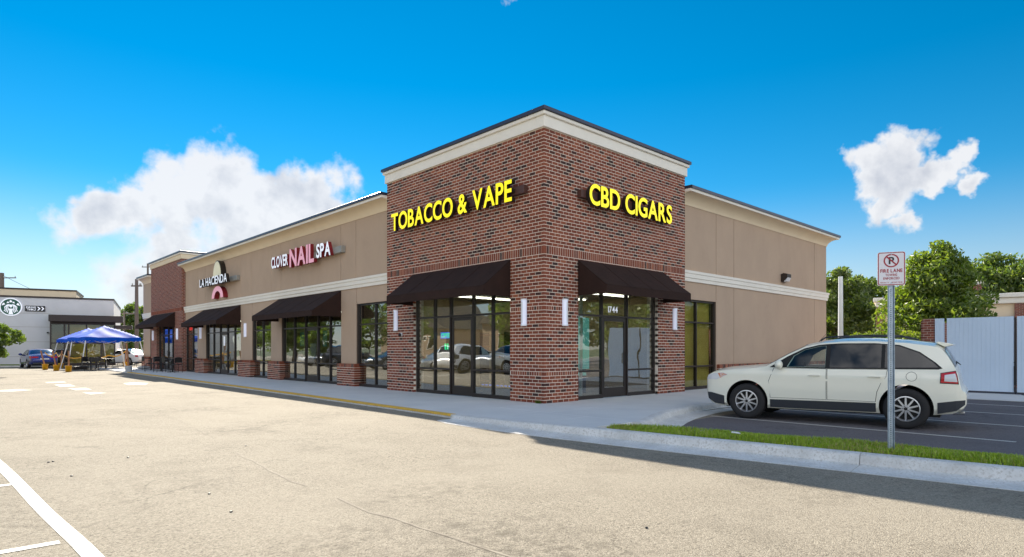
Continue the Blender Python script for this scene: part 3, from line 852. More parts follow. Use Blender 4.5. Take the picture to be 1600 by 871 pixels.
brick_block('brick_plinth', 'R', 8.70, XE - 0.01, 0.80, 0.10, 0.12)

# ---- white band and flared cornice (swept profiles round the stucco block)
def course_run(name, m, prof, runs, parent=bld, sm=True):
    """prof: (outward, z); runs: list of (axis, u0, u1, mitre0, mitre1); outward measured from the stucco face"""
    mb = MB(); k = len(prof)
    for axis, u0, u1, m0, m1 in runs:
        vs = []
        for u, mi in ((u0, m0), (u1, m1)):
            for o, zz in prof:
                uu = u + mi * o
                vs.append((WX - o, uu, zz) if axis == 'L' else ((uu, WX - o, zz) if axis == 'R' else (XE + o, uu, zz)))
        mb.add(vs, [(j, (j + 1) % k, k + (j + 1) % k, k + j) for j in range(k)] + [tuple(range(k)), tuple(range(2 * k - 1, k - 1, -1))])
    return mb.build(name, m, parent, autosmooth=sm)
band = [(-0.05, ZB0), (0.045, ZB0), (0.045, ZB0 + 0.10), (0.075, ZB0 + 0.12), (0.075, ZB0 + 0.24), (0.10, ZB0 + 0.26), (0.10, ZB1), (-0.05, ZB1)]
runs = [('L', 7.10, 29.9, 0, 0), ('L', 37.0, YE, 0, 0), ('R', TR, XE, 0, 1), ('E', WX, YE, -1, 0)]
course_run('trim_band', 'trim_white', band, runs)
cove = [(-0.06, ZC0), (0.02, ZC0)] + [(0.02 + 0.36 * (1 - math.cos(a)) ** 0.9, ZC0 + 0.31 * math.sin(a) ** 1.05) for a in (0.25, 0.5, 0.75, 1.0, 1.25, 1.5)] + [(0.39, ZC0 + 0.315), (-0.06, ZC0 + 0.315)]
course_run('cornice', 'cream', cove, runs)
fil = [(-0.06, ZC0 + 0.317), (0.42, ZC0 + 0.317), (0.42, ZC0 + 0.40), (-0.06, ZC0 + 0.40)]
course_run('cornice_moulding', 'trim_white', fil, runs, sm=False)
cop = [(-0.15, ZC0 + 0.402), (0.46, ZC0 + 0.402), (0.46, ZC0 + 0.485), (0.44, ZC0 + 0.50), (-0.15, ZC0 + 0.50)]
course_run('coping', 'coping', cop, runs, sm=False)
MB().box(0.5, XE - 0.3, 7.1, YE - 0.3, 5.9, 6.0).box(TR, XE - 0.3, 0.5, 7.1, 5.9, 6.0).build('roof', 'grey_roof', bld)
# north end return of the parapet
MB().box(WX, XE, YE, YE + 0.02, 0, 6.2).build('end_wall', 'stucco', bld)

# ---- far brick tower (its bricks are too small to tell apart)
t2 = MB()
wall_with_hole(t2, 'L', T2[0], T2[1], -0.02, 6.80, (31.5, 35.6, 0, 3.0), 0.0, 0.4)
t2.box(0.4, 5.5, T2[0], T2[0] + 0.3, 4.5, 6.8).box(0.4, 5.5, T2[1] - 0.3, T2[1], 4.5, 6.8).box(5.2, 5.5, T2[0] + 0.3, T2[1] - 0.3, 4.5, 6.8)
t2.build('brick_tower', 'brick_courses', bld)
def ring2(z0, z1, o, t, name, m, bev):
    mb = MB(); ring(mb, -o, 5.5 + o, T2[0] - o, T2[1] + o, z0, z1, t); mb.build(name, m, bld, bevel=bev)
ring2(6.72, 7.0, 0.055, 0.3, 'fascia', 'cream', 0.01); ring2(7.002, 7.09, 0.11, 0.36, 'fascia_moulding', 'trim_white', 0.01); ring2(7.092, 7.18, 0.15, 0.4, 'coping', 'coping', 0.008)
sc2 = MB(); ts = []; u = T2[0]
while u < T2[1] - 0.05: sc2.box(-0.006, 0.05, u, u + 0.074, 3.62, 3.82); u += 0.0838; ts += [tone() * 0.5 + 0.5] * 6
o = sc2.build('soldier_course', 'brick', bld, fix=False); set_tone(o.data, ts); tag(o, kind='stuff')

# ---- shop fronts: a frame with its panes; doors with stiles, pane, handle
FD = 0.13
def shopfront(face, u0, u1, ztop, d, mulls, bars, door=None, depth=0.11, name='shop_window', glassmat='glass'):
    """mulls: inner mullion centres; bars: horizontal bar heights; door: (ua, ub) bay occupied by a door below bars[-1]"""
    w = 0.05; fr = MB()
    fbox(fr, face, u0, u0 + w, 0.0, ztop, d, d + depth); fbox(fr, face, u1 - w, u1, 0.0, ztop, d, d + depth)
    fbox(fr, face, u0 + w, u1 - w, ztop - w, ztop, d + 0.002, d + depth)
    for m_ in mulls: fbox(fr, face, m_ - w / 2, m_ + w / 2, 0.0, ztop - w, d, d + depth)
    edges = [u0 + w] + [e for m_ in sorted(mulls) for e in (m_ - w / 2, m_ + w / 2)] + [u1 - w]
    bays = list(zip(edges[::2], edges[1::2]))
    panes = []
    for a, b in bays:
        isd = door and a >= door[0] - 0.08 and b <= door[1] + 0.08
        zs = [0.0] + list(bars) + [ztop - w]
        if isd: zs = [bars[-1], ztop - w]
        if not isd: fbox(fr, face, a, b, 0.0, 0.10, d + 0.002, d + depth)
        for zb in bars:
            if isd and zb != bars[-1]: continue
            fbox(fr, face, a, b, zb - w / 2, zb + w / 2, d + 0.002, d + depth - 0.01)
        for z0, z1 in zip(zs, zs[1:]):
            lo_ = (0.10 if z0 == 0 else z0 + w / 2); hi = z1 - w / 2 if z1 < ztop - w else z1
            panes.append((a, b, lo_, hi))
    fo = fr.build(name, 'bronze', bld, bevel=0.004)
    for a, b, z0, z1 in panes:
        p = MB(); fbox(p, face, a, b, z0, z1, d + 0.05, d + 0.056); p.build('pane', glassmat, fo)
    if door:
        a, b = [x for x in bays if x[0] >= door[0] - 0.08 and x[1] <= door[1] + 0.08][0]
        a += 0.006; b -= 0.006; h = bars[-1] - w / 2 - 0.006; s = 0.085
        dm = MB(); dd = d + 0.03
        fbox(dm, face, a, a + s, 0.01, h, dd, dd + 0.045); fbox(dm, face, b - s, b, 0.01, h, dd, dd + 0.045)
        fbox(dm, face, a + s, b - s, 0.01, 0.27, dd + 0.001, dd + 0.044); fbox(dm, face, a + s, b - s, h - 0.10, h, dd + 0.001, dd + 0.044)
        do = dm.build('door', 'bronze', bld, bevel=0.003)
        p = MB(); fbox(p, face, a + s, b - s, 0.27, h - 0.10, dd + 0.02, dd + 0.026); p.build('pane', glassmat, do)
        hu = a + 0.045 if door[0] < door[1] and (len(door) < 3) else b - 0.045
        pt = (lambda u_, q, zz: (q, u_, zz)) if face == 'L' else (lambda u_, q, zz: (u_, q, zz))
        hb = MB(); hb.path([pt(hu, dd, 0.92), pt(hu, dd - 0.06, 0.94), pt(hu, dd - 0.06, 1.20), pt(hu, dd, 1.22)], 0.014, 8); hb.build('handle', 'black_metal', do)
        th = MB(); fbox(th, face, a, b, -0.005, 0.008, d - 0.02, d + depth); th.build('threshold', 'galvanised', fo)
    return fo
shopfront('L', 1.215, 5.575, 3.02, 0.094, [2.02, 2.84, 3.86, 4.64], [0.74, 2.27], (2.84, 3.86, 1))
shopfront('R', 1.275, 4.855, 3.02, 0.094, [2.38, 3.50], [0.74, 2.22], (2.38, 3.50, 1))
shopfront('L', 7.13, 9.45, 2.92, WX + 0.06, [8.29], [0.76, 2.20])
shopfront('L', 10.61, 15.92, 2.92, WX + 0.06, [11.62, 12.64, 13.76, 14.80], [0.76, 2.20], (12.64, 13.76))
shopfront('L', 17.11, 19.31, 2.92, WX + 0.06, [18.2], [0.76, 2.20])
shopfront('L', 20.81, 26.11, 2.92, WX + 0.06, [21.85, 22.9, 24.0, 25.05], [0.76, 2.20], (22.9, 24.0))
shopfront('L', 27.61, 29.88, 2.92, WX + 0.06, [28.7], [0.76, 2.20])
shopfront('L', 31.51, 35.59, 2.98, 0.16, [32.5, 33.5, 34.6], [0.76, 2.25], (33.5, 34.6))
shopfront('L', 37.02, 38.09, 2.92, WX + 0.06, [], [0.76, 2.20])
shopfront('R', TR + 0.03, 8.65, 2.92, WX + 0.06, [7.50], [0.76, 2.20], glassmat='clear_glass')

# ---- interiors seen through the glass
inn = MB()
inn.box(0.36, XE - 0.31, 0.36, YE - 0.31, -0.02, -0.004); inn.build('interior_floor', 'interior_floor', bld)
MB().box(0.40, XE - 0.32, 0.40, YE - 0.32, 3.06, 3.10).build('interior_ceiling', 'interior_ceiling', bld)
iw = MB()
for yv in (7.1, 10.0, 20.0, 30.5): iw.box(0.52, 12, yv - 0.05, yv + 0.05, 0, 3.055)
iw.box(6.0, 6.1, 7.16, 39, 0, 3.055); iw.box(6.25, 6.34, 0.53, 7.04, 0, 3.055).box(9.0, 9.1, 0.53, 7.04, 0, 3.055)
iw.build('interior_wall', 'interior_wall', bld)
ls = MB()
for yy_ in (1.6, 3.4, 5.2): ls.box(1.0, 5.6, yy_, yy_ + 0.09, 3.0, 3.04)
ls.build('ceiling_lamp', 'lamp_strip', bld)
ls = MB()
for yy_ in (9.0, 12.3, 15.3, 22.0, 25.0, 28.3, 33): ls.box(2.2, 3.4, yy_, yy_ + 0.3, 3.0, 3.04)
ls.build('ceiling_lamp', 'lamp_strip', bld)
# papered-over window of the side shop front
kp = MB(); kp.box(TR + 0.10, 8.60, WX + 0.24, WX + 0.25, 0.05, 2.90); kp.build('window_paper', 'kraft_paper', bld)
# ------------------------------------------------------------------ awnings
def awning(face, u0, u1, ztop, wallp, proj, zf, vh, label, group='dark cloth awnings over the shop fronts'):
    o = empty('awning', (wallp, u0, zf) if face == 'L' else (u0, wallp, zf), 0, label, 'awning', group)
    t = 0.012
    def P(u, d, z):                        # local to the empty
        return (-d, u - u0, z - zf) if face == 'L' else (u - u0, -d, z - zf)
    n, k = 14, 6
    sl = MB(); top = []; bot = []
    for i in range(n + 1):
        u = u0 + (u1 - u0) * i / n
        for j in range(k + 1):
            s = j / k
            sag = -0.018 * math.sin(math.pi * s) * (0.6 + 0.4 * abs(math.sin(i * math.pi / n * 4)))
            z = ztop + (zf - ztop) * s + sag
            top.append(P(u, 0.006 + proj * s, z)); bot.append(P(u, 0.006 + proj * s, z - t))
    N_ = len(top); q = lambda i, j: i * (k + 1) + j
    fs = [(q(i, j), q(i + 1, j), q(i + 1, j + 1), q(i, j + 1)) for i in range(n) for j in range(k)]
    sl.add(top + bot, fs + [tuple(N_ + x for x in f[::-1]) for f in fs])
    cano = sl.build('canopy', 'awning_cloth', o, smooth=True)
    ns_ = max(3, int((u1 - u0) / 0.95))
    for i_ in range(1, ns_):
        u = u0 + (u1 - u0) * i_ / ns_; se = MB()
        a_, b_ = Vector(P(u, 0.02, ztop - 0.008)), Vector(P(u, proj, zf + 0.004))
        prev = None
        for q_ in range(7):
            s_ = q_ / 6; f_ = (u - u0) / (u1 - u0); zz_ = ztop + (zf - ztop) * s_ - 0.018 * math.sin(math.pi * s_) * (0.6 + 0.4 * abs(math.sin(f_ * math.pi * 4))) + 0.002
            c_ = Vector(P(u, 0.006 + proj * s_, zz_))
            if prev is not None: se.tube(prev, c_, 0.006, 0.006, 5)
            prev = c_
        se.build('seam', 'awning_cloth', cano)
    va = MB()
    a, b = P(u0, proj + 0.004, zf + 0.006), P(u1, proj - 0.012, zf - vh)
    va.box(a[0], b[0], a[1], b[1], a[2], b[2]); va.build('valance', 'awning_cloth', o, bevel=0.004)
    for u, s in ((u0, 1), (u1, -1)):
        sd = MB()
        poly = [(0.006, ztop - 0.012), (proj - 0.013, zf - 0.006), (proj - 0.013, zf - vh), (0.006, zf - vh)]
        va_, vb_ = [P(u, d, z) for d, z in poly], [P(u + s * 0.012, d, z) for d, z in poly]
        sd.add(va_ + vb_, [(0, 1, 2, 3), (7, 6, 5, 4), (0, 4, 5, 1), (1, 5, 6, 2), (2, 6, 7, 3), (3, 7, 4, 0)])
        sd.build('side', 'awning_cloth', o)
    fr = MB()
    for u in [u0 + 0.05] + [u0 + (u1 - u0) * f for f in (0.33, 0.67)] + [u1 - 0.05]:
        fr.tube(P(u, 0.02, ztop - 0.05), P(u, proj - 0.03, zf - 0.03), 0.014, n=6); fr.tube(P(u, 0.01, zf - 0.03), P(u, proj - 0.03, zf - 0.03), 0.014, n=6)
    fr.tube(P(u0 + 0.02, proj - 0.03, zf - vh + 0.02), P(u1 - 0.02, proj - 0.03, zf - vh + 0.02), 0.014, n=6)
    fr.build('frame', 'black_metal', o)
    return o
awning('L', 1.19, 5.62, 3.62, 0.0, 0.93, 2.90, 0.23, 'dark brown awning under the yellow tobacco and vape letters')
awning('R', 1.25, 5.14, 3.62, 0.0, 0.93, 2.92, 0.22, 'dark brown awning under the yellow CBD cigars letters')
awning('L', 10.58, 16.25, 3.49, WX, 1.15, 2.72, 0.20, 'black awning below the white and pink nail spa sign')
awning('L', 20.80, 26.50, 3.49, WX, 1.15, 2.72, 0.20, 'black awning below the restaurant sign with the cream oval')
awning('L', 31.30, 36.40, 3.60, 0.0, 1.05, 2.88, 0.21, 'black awning on the far brick tower, farthest from the corner')

# ------------------------------------------------------------------ lettering
def glyph(ch, bold=0.018):
    cu = bpy.data.curves.new('glyph', 'FONT'); cu.body = ch; cu.size = 1.0; cu.offset = bold; cu.resolution_u = 5
    return cu
def glyph_mesh(ch, depth, bold):
    cu = glyph(ch, bold); cu.extrude = depth / 2
    ob = bpy.data.objects.new('glyph', cu); col.objects.link(ob)
    dg = bpy.context.evaluated_depsgraph_get(); dg.update()
    me = bpy.data.meshes.new_from_object(ob.evaluated_get(dg))
    bpy.data.objects.remove(ob); bpy.data.curves.remove(cu)
    return me
CAPH = None
def letters(parent, text, origin, ux, width, height, depth, mats, bold=0.018, gap=0.085, space=0.30, name='letter', normal=None, italic=0.0, merge=False):
    """stand letters along the horizontal unit vector ux from origin (bottom left); front faces normal"""
    ux = Vector(ux); uz = Vector((0, 0, 1)); nn = ux.cross(uz) if normal is None else Vector(normal)
    global CAPH
    if CAPH is None:
        m = glyph_mesh('H', 0.0, 0.0); CAPH = max(v.co.y for v in m.vertices) - min(v.co.y for v in m.vertices); bpy.data.meshes.remove(m)
    sy = height / (CAPH + 2 * bold)
    items = []; x = 0.0
    for ch in text:
        if ch == ' ': x += space; continue
        me = glyph_mesh(ch, depth / sy, bold); xs_ = [v.co.x for v in me.vertices]; a, b = min(xs_), max(xs_)
        items.append((ch, me, x - a)); x += b - a + gap
    total = x - gap; sx = width / total
    allv = MB(); objs = []
    for ch, me, off in items:
        vs = []
        for v in me.vertices:
            lx = (v.co.x + off) * sx; ly = (v.co.y + bold) * sy; lz = (v.co.z + depth / sy / 2) * sy
            p = Vector(origin) + ux * lx + uz * ly + nn * lz; vs.append(p)
        if merge:
            allv.add(vs, [tuple(p.vertices) for p in me.polygons], 0); bpy.data.meshes.remove(me); continue
        for v, p in zip(me.vertices, vs): v.co = p
        me.update()
        me.materials.clear()
        for m in mats: me.materials.append(MATS[m])
        for p in me.polygons: p.material_index = 0 if p.normal.dot(nn) > 0.9 else (1 if len(mats) > 1 else 0)
        me.name = name
        objs.append(link(name, me, parent))
    if merge: objs.append(allv.build(name, mats[0], parent, fix=False))
    return objs
LDIR, RDIR = (0, -1, 0), (1, 0, 0)
# tower signs
s1 = empty('wall_sign', (0, 0, 0), 0, 'yellow channel letters reading TOBACCO & VAPE on the brick tower', 'sign', 'shop signs')
rw = MB(); rw.box(-0.145, -0.004, 0.55, 6.3, 5.20, 5.40); rw.build('raceway', 'brown_metal', s1, bevel=0.006)
letters(s1, 'TOBACCO & VAPE', (-0.147, 6.42, 5.03), LDIR, 5.56, 0.54, 0.12, ('yellow_face', 'black_return'), bold=0.022, gap=0.055)
s2 = empty('wall_sign', (0, 0, 0), 0, 'yellow channel letters reading CBD CIGARS on the brick tower', 'sign', 'shop signs')
rw = MB(); rw.box(1.22, 5.15, -0.145, -0.004, 5.20, 5.40); rw.build('raceway', 'brown_metal', s2, bevel=0.006)
letters(s2, 'CBD CIGARS', (1.40, -0.147, 5.03), RDIR, 3.80, 0.54, 0.12, ('yellow_face', 'black_return'), bold=0.022, gap=0.055)
# nail spa sign
s3 = empty('wall_sign', (0, 0, 0), 0, 'white and pink channel letters reading CLOVER NAIL SPA on the stucco wall', 'sign', 'shop signs')
rw = MB(); rw.box(0.02, WX - 0.004, 10.25, 16.2, 4.86, 5.10); rw.build('raceway', 'grey_metal', s3, bevel=0.006)
letters(s3, 'CLOVER', (0.018, 16.25, 4.80), LDIR, 1.70, 0.48, 0.14, ('white_face', 'red_return'), bold=0.024, gap=0.06)
letters(s3, 'NAIL', (0.018, 14.38, 4.68), LDIR, 2.22, 0.74, 0.14, ('pink_face', 'red_return'), bold=0.03, gap=0.07)
letters(s3, 'SPA', (0.018, 11.95, 4.80), LDIR, 1.15, 0.52, 0.14, ('white_face', 'red_return'), bold=0.026, gap=0.06)
# restaurant sign
s4 = empty('wall_sign', (0, 0, 0), 0, 'restaurant sign reading LA HACIENDA with a cream oval and red arch', 'sign', 'shop signs')
rw = MB(); rw.box(0.04, WX - 0.004, 20.9, 25.5, 4.72, 4.96); rw.build('raceway', 'grey_metal', s4, bevel=0.006)
ov = [(23.45 + 0.60 * math.cos(a), 5.02 + 0.86 * math.sin(a)) for a in [math.pi * i / 18 for i in range(19)]]
MB().prism([(23.45 + 0.66 * math.cos(a), 5.0 + 0.93 * math.sin(a)) for a in [math.pi * i / 18 for i in range(19)]], -0.06, WX - 0.004, 'yz').build('oval_case', 'black_return', s4)
MB().prism(ov, -0.075, -0.062, 'yz').build('oval', 'cream_face', s4)
letters(s4, 'LA HACIENDA', (-0.10, 25.65, 4.66), LDIR, 4.25, 0.42, 0.16, ('white_face', 'black_return'), bold=0.012, gap=0.07)
arc = [(23.45 + 0.86 * math.cos(a), 3.98 + 0.62 * math.sin(a)) for a in [math.pi * i / 14 for i in range(15)]] + [(23.45 + 0.50 * math.cos(a), 3.98 + 0.36 * math.sin(a)) for a in [math.pi * i / 14 for i in range(14, -1, -1)]]
ar = MB()
for i in range(14):
    o_, i_ = lambda k: arc[k], lambda k: arc[29 - k]
    ar.prism([o_(i), o_(i + 1), i_(i + 1), i_(i)], -0.04, WX - 0.004, 'yz', 1)
    ar.prism([o_(i), o_(i + 1), i_(i + 1), i_(i)], -0.055, -0.041, 'yz', 0)
ar.build('arch', ('pink_face', 'red_return'), s4)

# ------------------------------------------------------------------ wall lamps
def sconce(face, u, d, label, z0=1.90, z1=2.58):
    o = empty('wall_lamp', (d, u, z0) if face == 'L' else (u, d, z0), 0 if face == 'L' else R(90), label, 'wall lamp', 'white wall lamps beside the shop fronts')
    h = z1 - z0
    prof = [(-0.005, -0.075), (-0.03, -0.085)] + [(-0.03 - 0.075 * math.sin(a), -0.085 * math.cos(a)) for a in [math.pi * i / 10 for i in range(1, 10)]] + [(-0.03, 0.085), (-0.005, 0.075)]
    MB().prism(prof, 0.03, h - 0.03).build('diffuser', 'sconce_white', o)
    big = [(x * 1.06 - 0.002, y * 1.06) for x, y in prof]
    MB().prism(big, 0.0, 0.029).build('end_cap', 'white_metal', o); MB().prism(big, h - 0.029, h).build('end_cap', 'white_metal', o)
    MB().prism([(-0.113, -0.02), (-0.113, 0.02), (-0.1075, 0.02), (-0.1075, -0.02)], 0.08, h - 0.08).build('rib', 'white_metal', o)
    return o
sconce('L', 0.66, 0, 'white wall lamp left of the brick corner, beside the yellow-lettered shop door')
sconce('L', 6.52, 0, 'white wall lamp on the brick pier between the tobacco shop and nail spa')
sconce('R', 0.72, 0, 'white wall lamp on the right face of the brick corner')
sconce('R', 5.72, 0, 'white wall lamp between the numbered door and the papered window')
sconce('L', 20.1, WX, 'white wall lamp on the stucco column between two black awnings')
sconce('L', 26.9, WX, 'white wall lamp on the stucco column nearest the far brick tower')
sconce('L', 30.7, 0, 'white wall lamp on the near pier of the far brick tower')
sconce('L', 36.3, 0, 'white wall lamp on the far pier of the far brick tower')
sconce('L', 10.05, WX, 'white wall lamp on the stucco column right of the nail spa') if False else None
# wall pack and dome camera
wp = empty('flood_light', (13.94, WX, 4.0), 0, 'dark bronze flood light on the blank stucco side wall', 'wall light')
MB().prism([(-0.001, 0.0), (-0.001, 0.30), (-0.10, 0.34), (-0.26, 0.30), (-0.26, 0.16), (-0.10, 0.0)], -0.19, 0.19, 'yz').build('housing', 'dark_brown', wp, bevel=0.01)
MB().prism([(-0.10, -0.004), (-0.262, 0.158), (-0.20, 0.02)], -0.15, 0.15, 'yz').build('lens', 'lens_clear', wp)
dc = empty('security_camera', (0, 6.22, 1.78), 0, 'small black and white camera on the brick pier by the tobacco shop', 'camera')
MB().lathe([(0.001, -0.06), (0.055, -0.06), (0.06, 0.0), (0.001, 0.0)], 16, 'x').build('base', 'white_metal', dc, smooth=True)
MB().ball((-0.075, 0, -0.01), 0.055).build('dome', 'black_metal', dc, smooth=True)

# ------------------------------------------------------------------ things in the shop windows
def flat_sign(name, face, u0, u1, z0, z1, d, m, label, cat):
    mb = MB(); fbox(mb, face, u0, u1, z0, z1, d, d + 0.012)
    return tag(mb.build(name, m), label, cat)
op = empty('open_sign', (0.27, 4.25, 1.63), 0, 'glowing blue and green OPEN sign in the tobacco shop window', 'sign')
MB().box(0.0, 0.03, -0.30, 0.30, -0.02, 0.22).build('panel', 'sign_black', op)
MB().box(-0.012, -0.002, -0.28, 0.28, 0.01, 0.19).build('glow_panel', 'neon_blue', op)
letters(op, 'OPEN', (-0.013, 0.25, 0.035), LDIR, 0.50, 0.13, 0.006, ('neon_green',))
MB().box(0.0, 0.02, -0.06, -0.01, -0.32, -0.14).box(0.0, 0.02, 0.05, 0.10, -0.32, -0.14).build('light_bar', 'neon_green', op)
num = empty('house_number', (0, 0, 0), 0, 'white street number 1744 on the glass above the side door', 'number')
letters(num, '1744', (2.68, 0.139, 2.33), RDIR, 0.42, 0.17, 0.003, ('white_face',), name='digit', bold=0.02)
led = empty('led_strip', (0.30, 1.3, 0.33), 0, 'row of small blue lights low in the tobacco shop window', 'lights')
for k in range(9): MB().box(0, 0.01, 0.06 + k * 0.155, 0.14 + k * 0.155, 0.0, 0.02).build('light', 'neon_blue', led)
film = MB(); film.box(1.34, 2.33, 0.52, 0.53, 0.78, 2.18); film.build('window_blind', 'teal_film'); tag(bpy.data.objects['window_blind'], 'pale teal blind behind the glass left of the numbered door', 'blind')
pp = MB(); pp.tube((1.88, 0.44, 0.0), (1.90, 0.44, 2.95), 0.045, 0.045, 12); tag(pp.build('standing_post', 'white_metal'), 'white post standing behind the glass left of the numbered door', 'post')
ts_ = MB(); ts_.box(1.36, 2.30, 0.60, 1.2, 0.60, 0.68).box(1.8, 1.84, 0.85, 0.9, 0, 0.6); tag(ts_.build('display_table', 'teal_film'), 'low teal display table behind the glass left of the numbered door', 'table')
rc = MB(); rc.box(1.32, 1.52, 0.45, 0.5, 0.82, 1.0); tag(rc.build('small_carton', 'lens_amber', bevel=0.01), 'small orange carton behind the glass beside the brick corner', 'carton')
flat_sign('window_poster', 'L', 13.20 - 0.28, 13.20 + 0.25, 0.95, 1.55, WX + 0.135, 'paper_white', 'white notice on the nail spa door', 'notice')
flat_sign('window_poster', 'L', 14.05, 14.40, 1.45, 2.02, WX + 0.135, 'teal_sign', 'teal poster in the nail spa window left of the door', 'poster')
flat_sign('window_poster', 'L', 12.0, 12.33, 1.42, 2.05, WX + 0.135, 'teal_sign', 'teal poster in the nail spa window right of the door', 'poster')
flat_sign('window_poster', 'L', 23.2, 23.7, 0.90, 1.45, WX + 0.135, 'paper_white', 'white notice on the restaurant door', 'notice')
ch_ = empty('opening_hours', (0, 0, 0), 0, 'white vertical lettering on the restaurant door glass', 'lettering')
letters(ch_, 'HOURS', (WX + 0.10, 23.7, 1.55), LDIR, 0.5, 0.22, 0.002, ('white_face',), name='character') if False else MB().box(WX + 0.095, WX + 0.099, 23.35, 23.55, 1.5, 2.0).build('panel', 'white_face', ch_)
flat_sign('neon_sign', 'L', 29.0, 29.6, 2.45, 2.80, WX + 0.14, 'neon_red', 'glowing red sign in the window beside the far brick tower', 'sign')
for i, (u, z, m, lab) in enumerate(((32.0, 1.9, 'paper_white', 'white poster at the upper right of the far tower window'), (32.55, 1.5, 'poster_yellow', 'yellow poster at the right of the far tower window'), (33.0, 1.95, 'poster_yellow', 'yellow poster at the upper middle of the far tower window'),
        (33.1, 1.15, 'paper_white', 'white poster at the lower middle of the far tower window'), (34.9, 1.3, 'poster_yellow', 'yellow poster at the lower left of the far tower window'), (35.1, 1.9, 'paper_white', 'white poster at the upper left of the far tower window'))):
    flat_sign('window_poster', 'L', u, u + 0.42, z, z + 0.5, 0.235, m, lab, 'poster')
# shelving inside the tobacco shop
for i, (y0, lab) in enumerate(((1.7, 'dim display shelf inside the tobacco shop nearest the corner'), (3.3, 'dim display shelf inside the tobacco shop behind its door'), (4.9, 'dim display shelf inside the tobacco shop behind the OPEN sign'))):
    sh = empty('display_shelf', (3.2, y0, 0), 0, lab, 'shelf', 'display shelves in the tobacco shop')
    MB().box(0, 0.4, 0, 0.04, 0, 1.9).box(0, 0.4, 1.26, 1.3, 0, 1.9).build('side_panel', 'dark_brown', sh)
    for k in range(5): MB().box(0, 0.4, 0.04, 1.26, 0.2 + 0.4 * k, 0.23 + 0.4 * k).build('shelf_board', 'raw_wood', sh)

# ------------------------------------------------------------------ fire lane sign on its post
fl = empty('fire_lane_sign', (-1.66, -7.90, -0.01), R(YAW - 90 - 22), 'white no parking FIRE LANE sign on a galvanised post in the grass strip', 'sign')
po = MB()
H_ = 2.56
po.prism([(-0.040, 0.0), (-0.036, 0.0), (-0.022, 0.028), (0.022, 0.028), (0.036, 0.0), (0.040, 0.0), (0.040, 0.004), (0.036, 0.005), (0.023, 0.033), (-0.023, 0.033), (-0.036, 0.005), (-0.040, 0.004)], -0.3, H_)
po.build('post', 'galvanised', fl)
hl = MB(); zz = 0.06
while zz < 2.12: hl.lathe([(0.001, 0.0262), (0.0065, 0.0262), (0.0065, 0.028)], 8, 'y', (0, 0, zz)); zz += 0.0254
hl.build('hole_row', 'sign_black', fl)
def rrect(w, h, r, n=6):
    return [(sx * (w / 2 - r) + r * math.cos(a), sz * (h / 2 - r) + r * math.sin(a)) for sx, sz, a0 in ((1, 1, 0), (-1, 1, 90), (-1, -1, 180), (1, -1, 270)) for a in [R(a0 + 90 * i / n) for i in range(n + 1)]]
def at(poly, dx, dz): return [(x + dx, z_ + dz) for x, z_ in poly]
pl = MB(); pl.prism(at(rrect(0.318, 0.440, 0.028), 0, 2.385), -0.006, -0.002, 'xz'); plate = pl.build('plate', 'sign_white', fl)
def outline(poly_o, poly_i, y0, y1, mb):
    n = len(poly_o)
    vs = [(x, y0, z_) for x, z_ in poly_o] + [(x, y0, z_) for x, z_ in poly_i] + [(x, y1, z_) for x, z_ in poly_o] + [(x, y1, z_) for x, z_ in poly_i]
    fs = []
    for i in range(n):
        j = (i + 1) % n
        fs += [(i, j, n + j, n + i), (2 * n + i, 3 * n + i, 3 * n + j, 2 * n + j), (i, 2 * n + i, 2 * n + j, j), (n + i, n + j, 3 * n + j, 3 * n + i)]
    return mb.add(vs, fs)
bo = MB(); outline(at(rrect(0.306, 0.428, 0.024), 0, 2.385), at(rrect(0.286, 0.408, 0.016), 0, 2.385), -0.0075, -0.0062, bo)
circ = lambda r, dz: [(r * math.cos(a), dz + r * math.sin(a)) for a in [2 * math.pi * i / 32 for i in range(32)]]
outline(circ(0.088, 2.490), circ(0.072, 2.490), -0.0085, -0.0062, bo)
bar = [(x * 0.707 - z_ * -0.707 * 0 , 0) for x, z_ in ()]
c_, d_ = math.cos(R(-45)), math.sin(R(-45))
bo.prism([(x * c_ - z_ * d_, x * d_ + z_ * c_ + 2.490) for x, z_ in ((-0.078, -0.008), (0.078, -0.008), (0.078, 0.008), (-0.078, 0.008))], -0.0095, -0.0087, 'xz')
bo.build('border', 'sign_red', plate)
def print_(t, x0, z_, w, h, m, bold=0.01): letters(plate, t, (x0, -0.0062, z_), (1, 0, 0), w, h, 0.0016, (m,), bold=bold, gap=0.09, name='lettering', normal=(0, -1, 0), merge=True)
print_('P', -0.030, 2.444, 0.062, 0.094, 'sign_black', 0.03)
print_('FIRE LANE', -0.125, 2.335, 0.25, 0.046, 'sign_red', 0.03)
print_('TOWING', -0.066, 2.288, 0.132, 0.031, 'sign_red', 0.02)
print_('ENFORCED', -0.092, 2.243, 0.184, 0.031, 'sign_red', 0.02)
print_('PENALTY', -0.125, 2.196, 0.10, 0.016, 'sign_red', 0.004)
print_('$250 FINE', 0.005, 2.196, 0.12, 0.016, 'sign_red', 0.004)
bl_ = MB()
for z_ in (2.575, 2.20): bl_.lathe([(0.001, -0.012), (0.008, -0.011), (0.010, -0.006)], 10, 'y', (0, 0, z_))
bl_.build('bolt', 'galvanised', fl)
